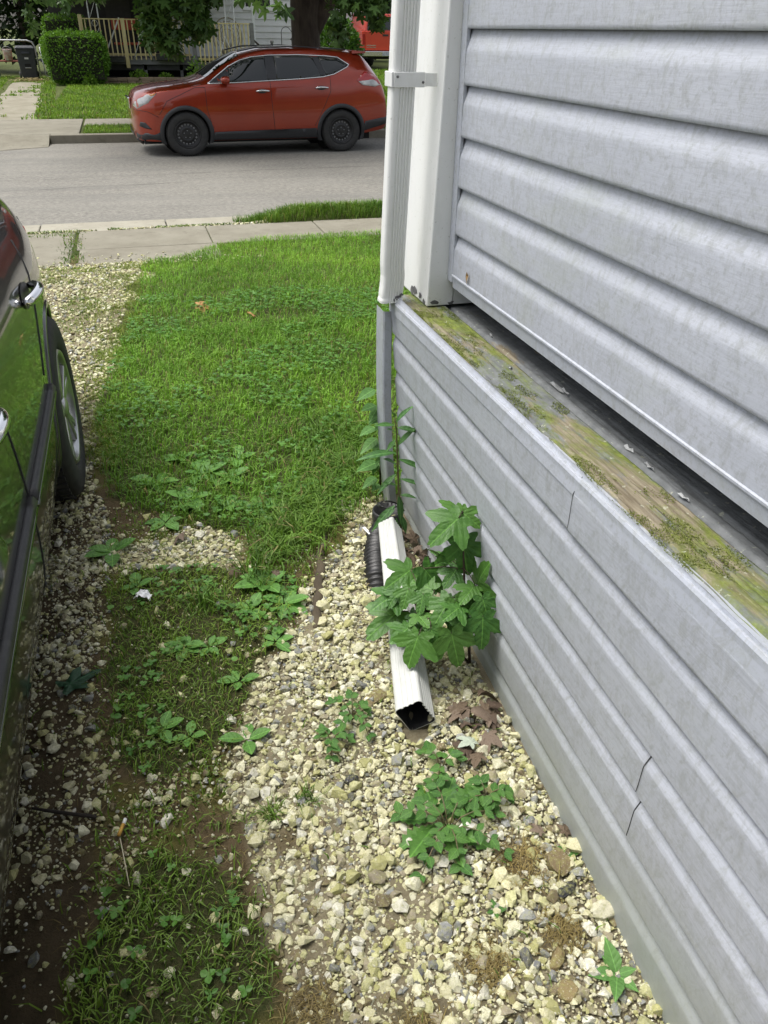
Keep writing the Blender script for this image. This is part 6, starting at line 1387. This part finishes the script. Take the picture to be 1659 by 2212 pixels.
for i, (x, y, s, mt, rz, t, lb) in enumerate(((.640, 1.285, .075, 'dead2', 2.6, .35, 'curled grey brown leaf at the top of the dead leaf pile by the wall'), (.675, 1.235, .080, 'brown_dead', .6, .5, 'brown leaf on top of the pile against the siding'), (.655, 1.200, .07, 'dead2', 4.2, .3, 'grey leaf at the bottom of the pile against the siding'), (.688, 1.29, .06, 'dead3', 5.2, .6, 'dark curled leaf tight against the siding'), (.575, 1.148, .075, 'dead3', 1.2, .2, 'dark wet leaf on the gravel left of the pile'), (.615, 1.135, .06, 'brown_dead', 3.0, .3, 'brown leaf right beside the dark wet leaf'), (.72, 2.0, .06, 'brown_dead', 2.0, .4, 'brown leaf behind the white spout extension'), (.735, 1.94, .055, 'dead3', .3, .5, 'dark leaf behind the sapling at the wall foot'), (.755, 2.02, .05, 'dead2', 3.9, .3, 'pale brown leaf in the corner behind the spout extension'), (.60, 1.30, .055, 'brown_dead', 5.6, .2, 'narrow brown leaf between spout mouth and leaf pile'), (.655, .90, .04, 'dead2', 1.9, .2, 'small brown leaf lying on stones above the tan stone'), (.70, .885, .036, 'brown_dead', .9, .3, 'small brown leaf beside the siding above the tan stone'))):
    fallen(x, y, s, lb, M[mt], rz, t, z=.022)
OVATE_D = [np_mesh('dead_ovate', *lance(9, w_, d_, .12, .10, peak=.45), True) for w_, d_ in ((.26, .5), (.2, .3), (.3, .7))]
for m_ in OVATE_D: m_.materials.append(M['dead2'])
def pile(x0, y0, sx, sy, n, label, xmax):
    e = empty('leaf_pile', (x0, y0, float(zg(x0, y0)))); tag(e, label, 'leaf pile')
    for i in range(n):
        o = link('leaf', (DEAD+OVATE_D)[i % 6], None, e); o.location = (min(random.gauss(0, sx), xmax), random.gauss(0, sy), random.uniform(.012, .04)); q = random.uniform(.035, .065)
        o.scale = (q, q*random.uniform(.6, 1), q*random.uniform(1.5, 3.4)); o.rotation_euler = (random.uniform(-.8, .8), random.uniform(-.8, .8), random.uniform(0, 6.3))
        o.material_slots[0].link = 'OBJECT'; o.material_slots[0].material = M[['brown_dead', 'dead2', 'dead3'][random.randrange(3)]]
pile(.655, 1.25, .03, .045, 12, 'heap of crumpled brown leaves against the siding near the spout mouth', .035)
pile(.735, 1.97, .02, .05, 8, 'brown dead leaves in the corner behind the spout extension and sapling', .03)
for i, (x, y, s, lb, mt) in enumerate(((.277, 4.976, .10, 'orange leaf standing in the lawn, left one', 'orange_leaf'), (.58, 4.679, .09, 'yellow tan leaf in the lawn, right one', 'orange_leaf'), (.42, 2.19, .045, 'small cream and orange leaf by the long grass near the log', 'orange_leaf'), (-.005, 2.305, .06, 'tan oak leaf on the bare stone patch', 'dead2'), (.255, 2.0, .04, 'tan leaf beside the biggest plantain', 'dead2'), (.12, 2.03, .04, 'reddish brown leaf left of the biggest plantain', 'brown_dead'))):
    fallen(x, y, s, lb, M[mt], i*1.3, .5, z=.05 if y > 4 else .03)
pb = MB().add([(.020, 0, .01), (.0, .012, .018), (-.018, .004, .012), (-.012, -.012, .014), (.008, -.012, .02), (0, 0, .024)], [(0, 1, 5), (1, 2, 5), (2, 3, 5), (3, 4, 5), (4, 0, 5)]).build('feather_scrap', pm('offwhite', (.7, .68, .62), (.55, .52, .46), 80, .8)); pb.location = (.50, .955, .02); tag(pb, 'pale crumpled scrap among the dandelion leaves', 'litter')
lg2 = np_mesh('sage_leaf', *sap_template(40), True); fallen(.605, 1.165, .055, 'pale grey green leaf lying upside down beside the dark wet leaf', pm('sage', (.33, .38, .30), (.40, .45, .36), 30, .8), 2.2, .2, lg2, .03)

bpy.context.view_layer.update()
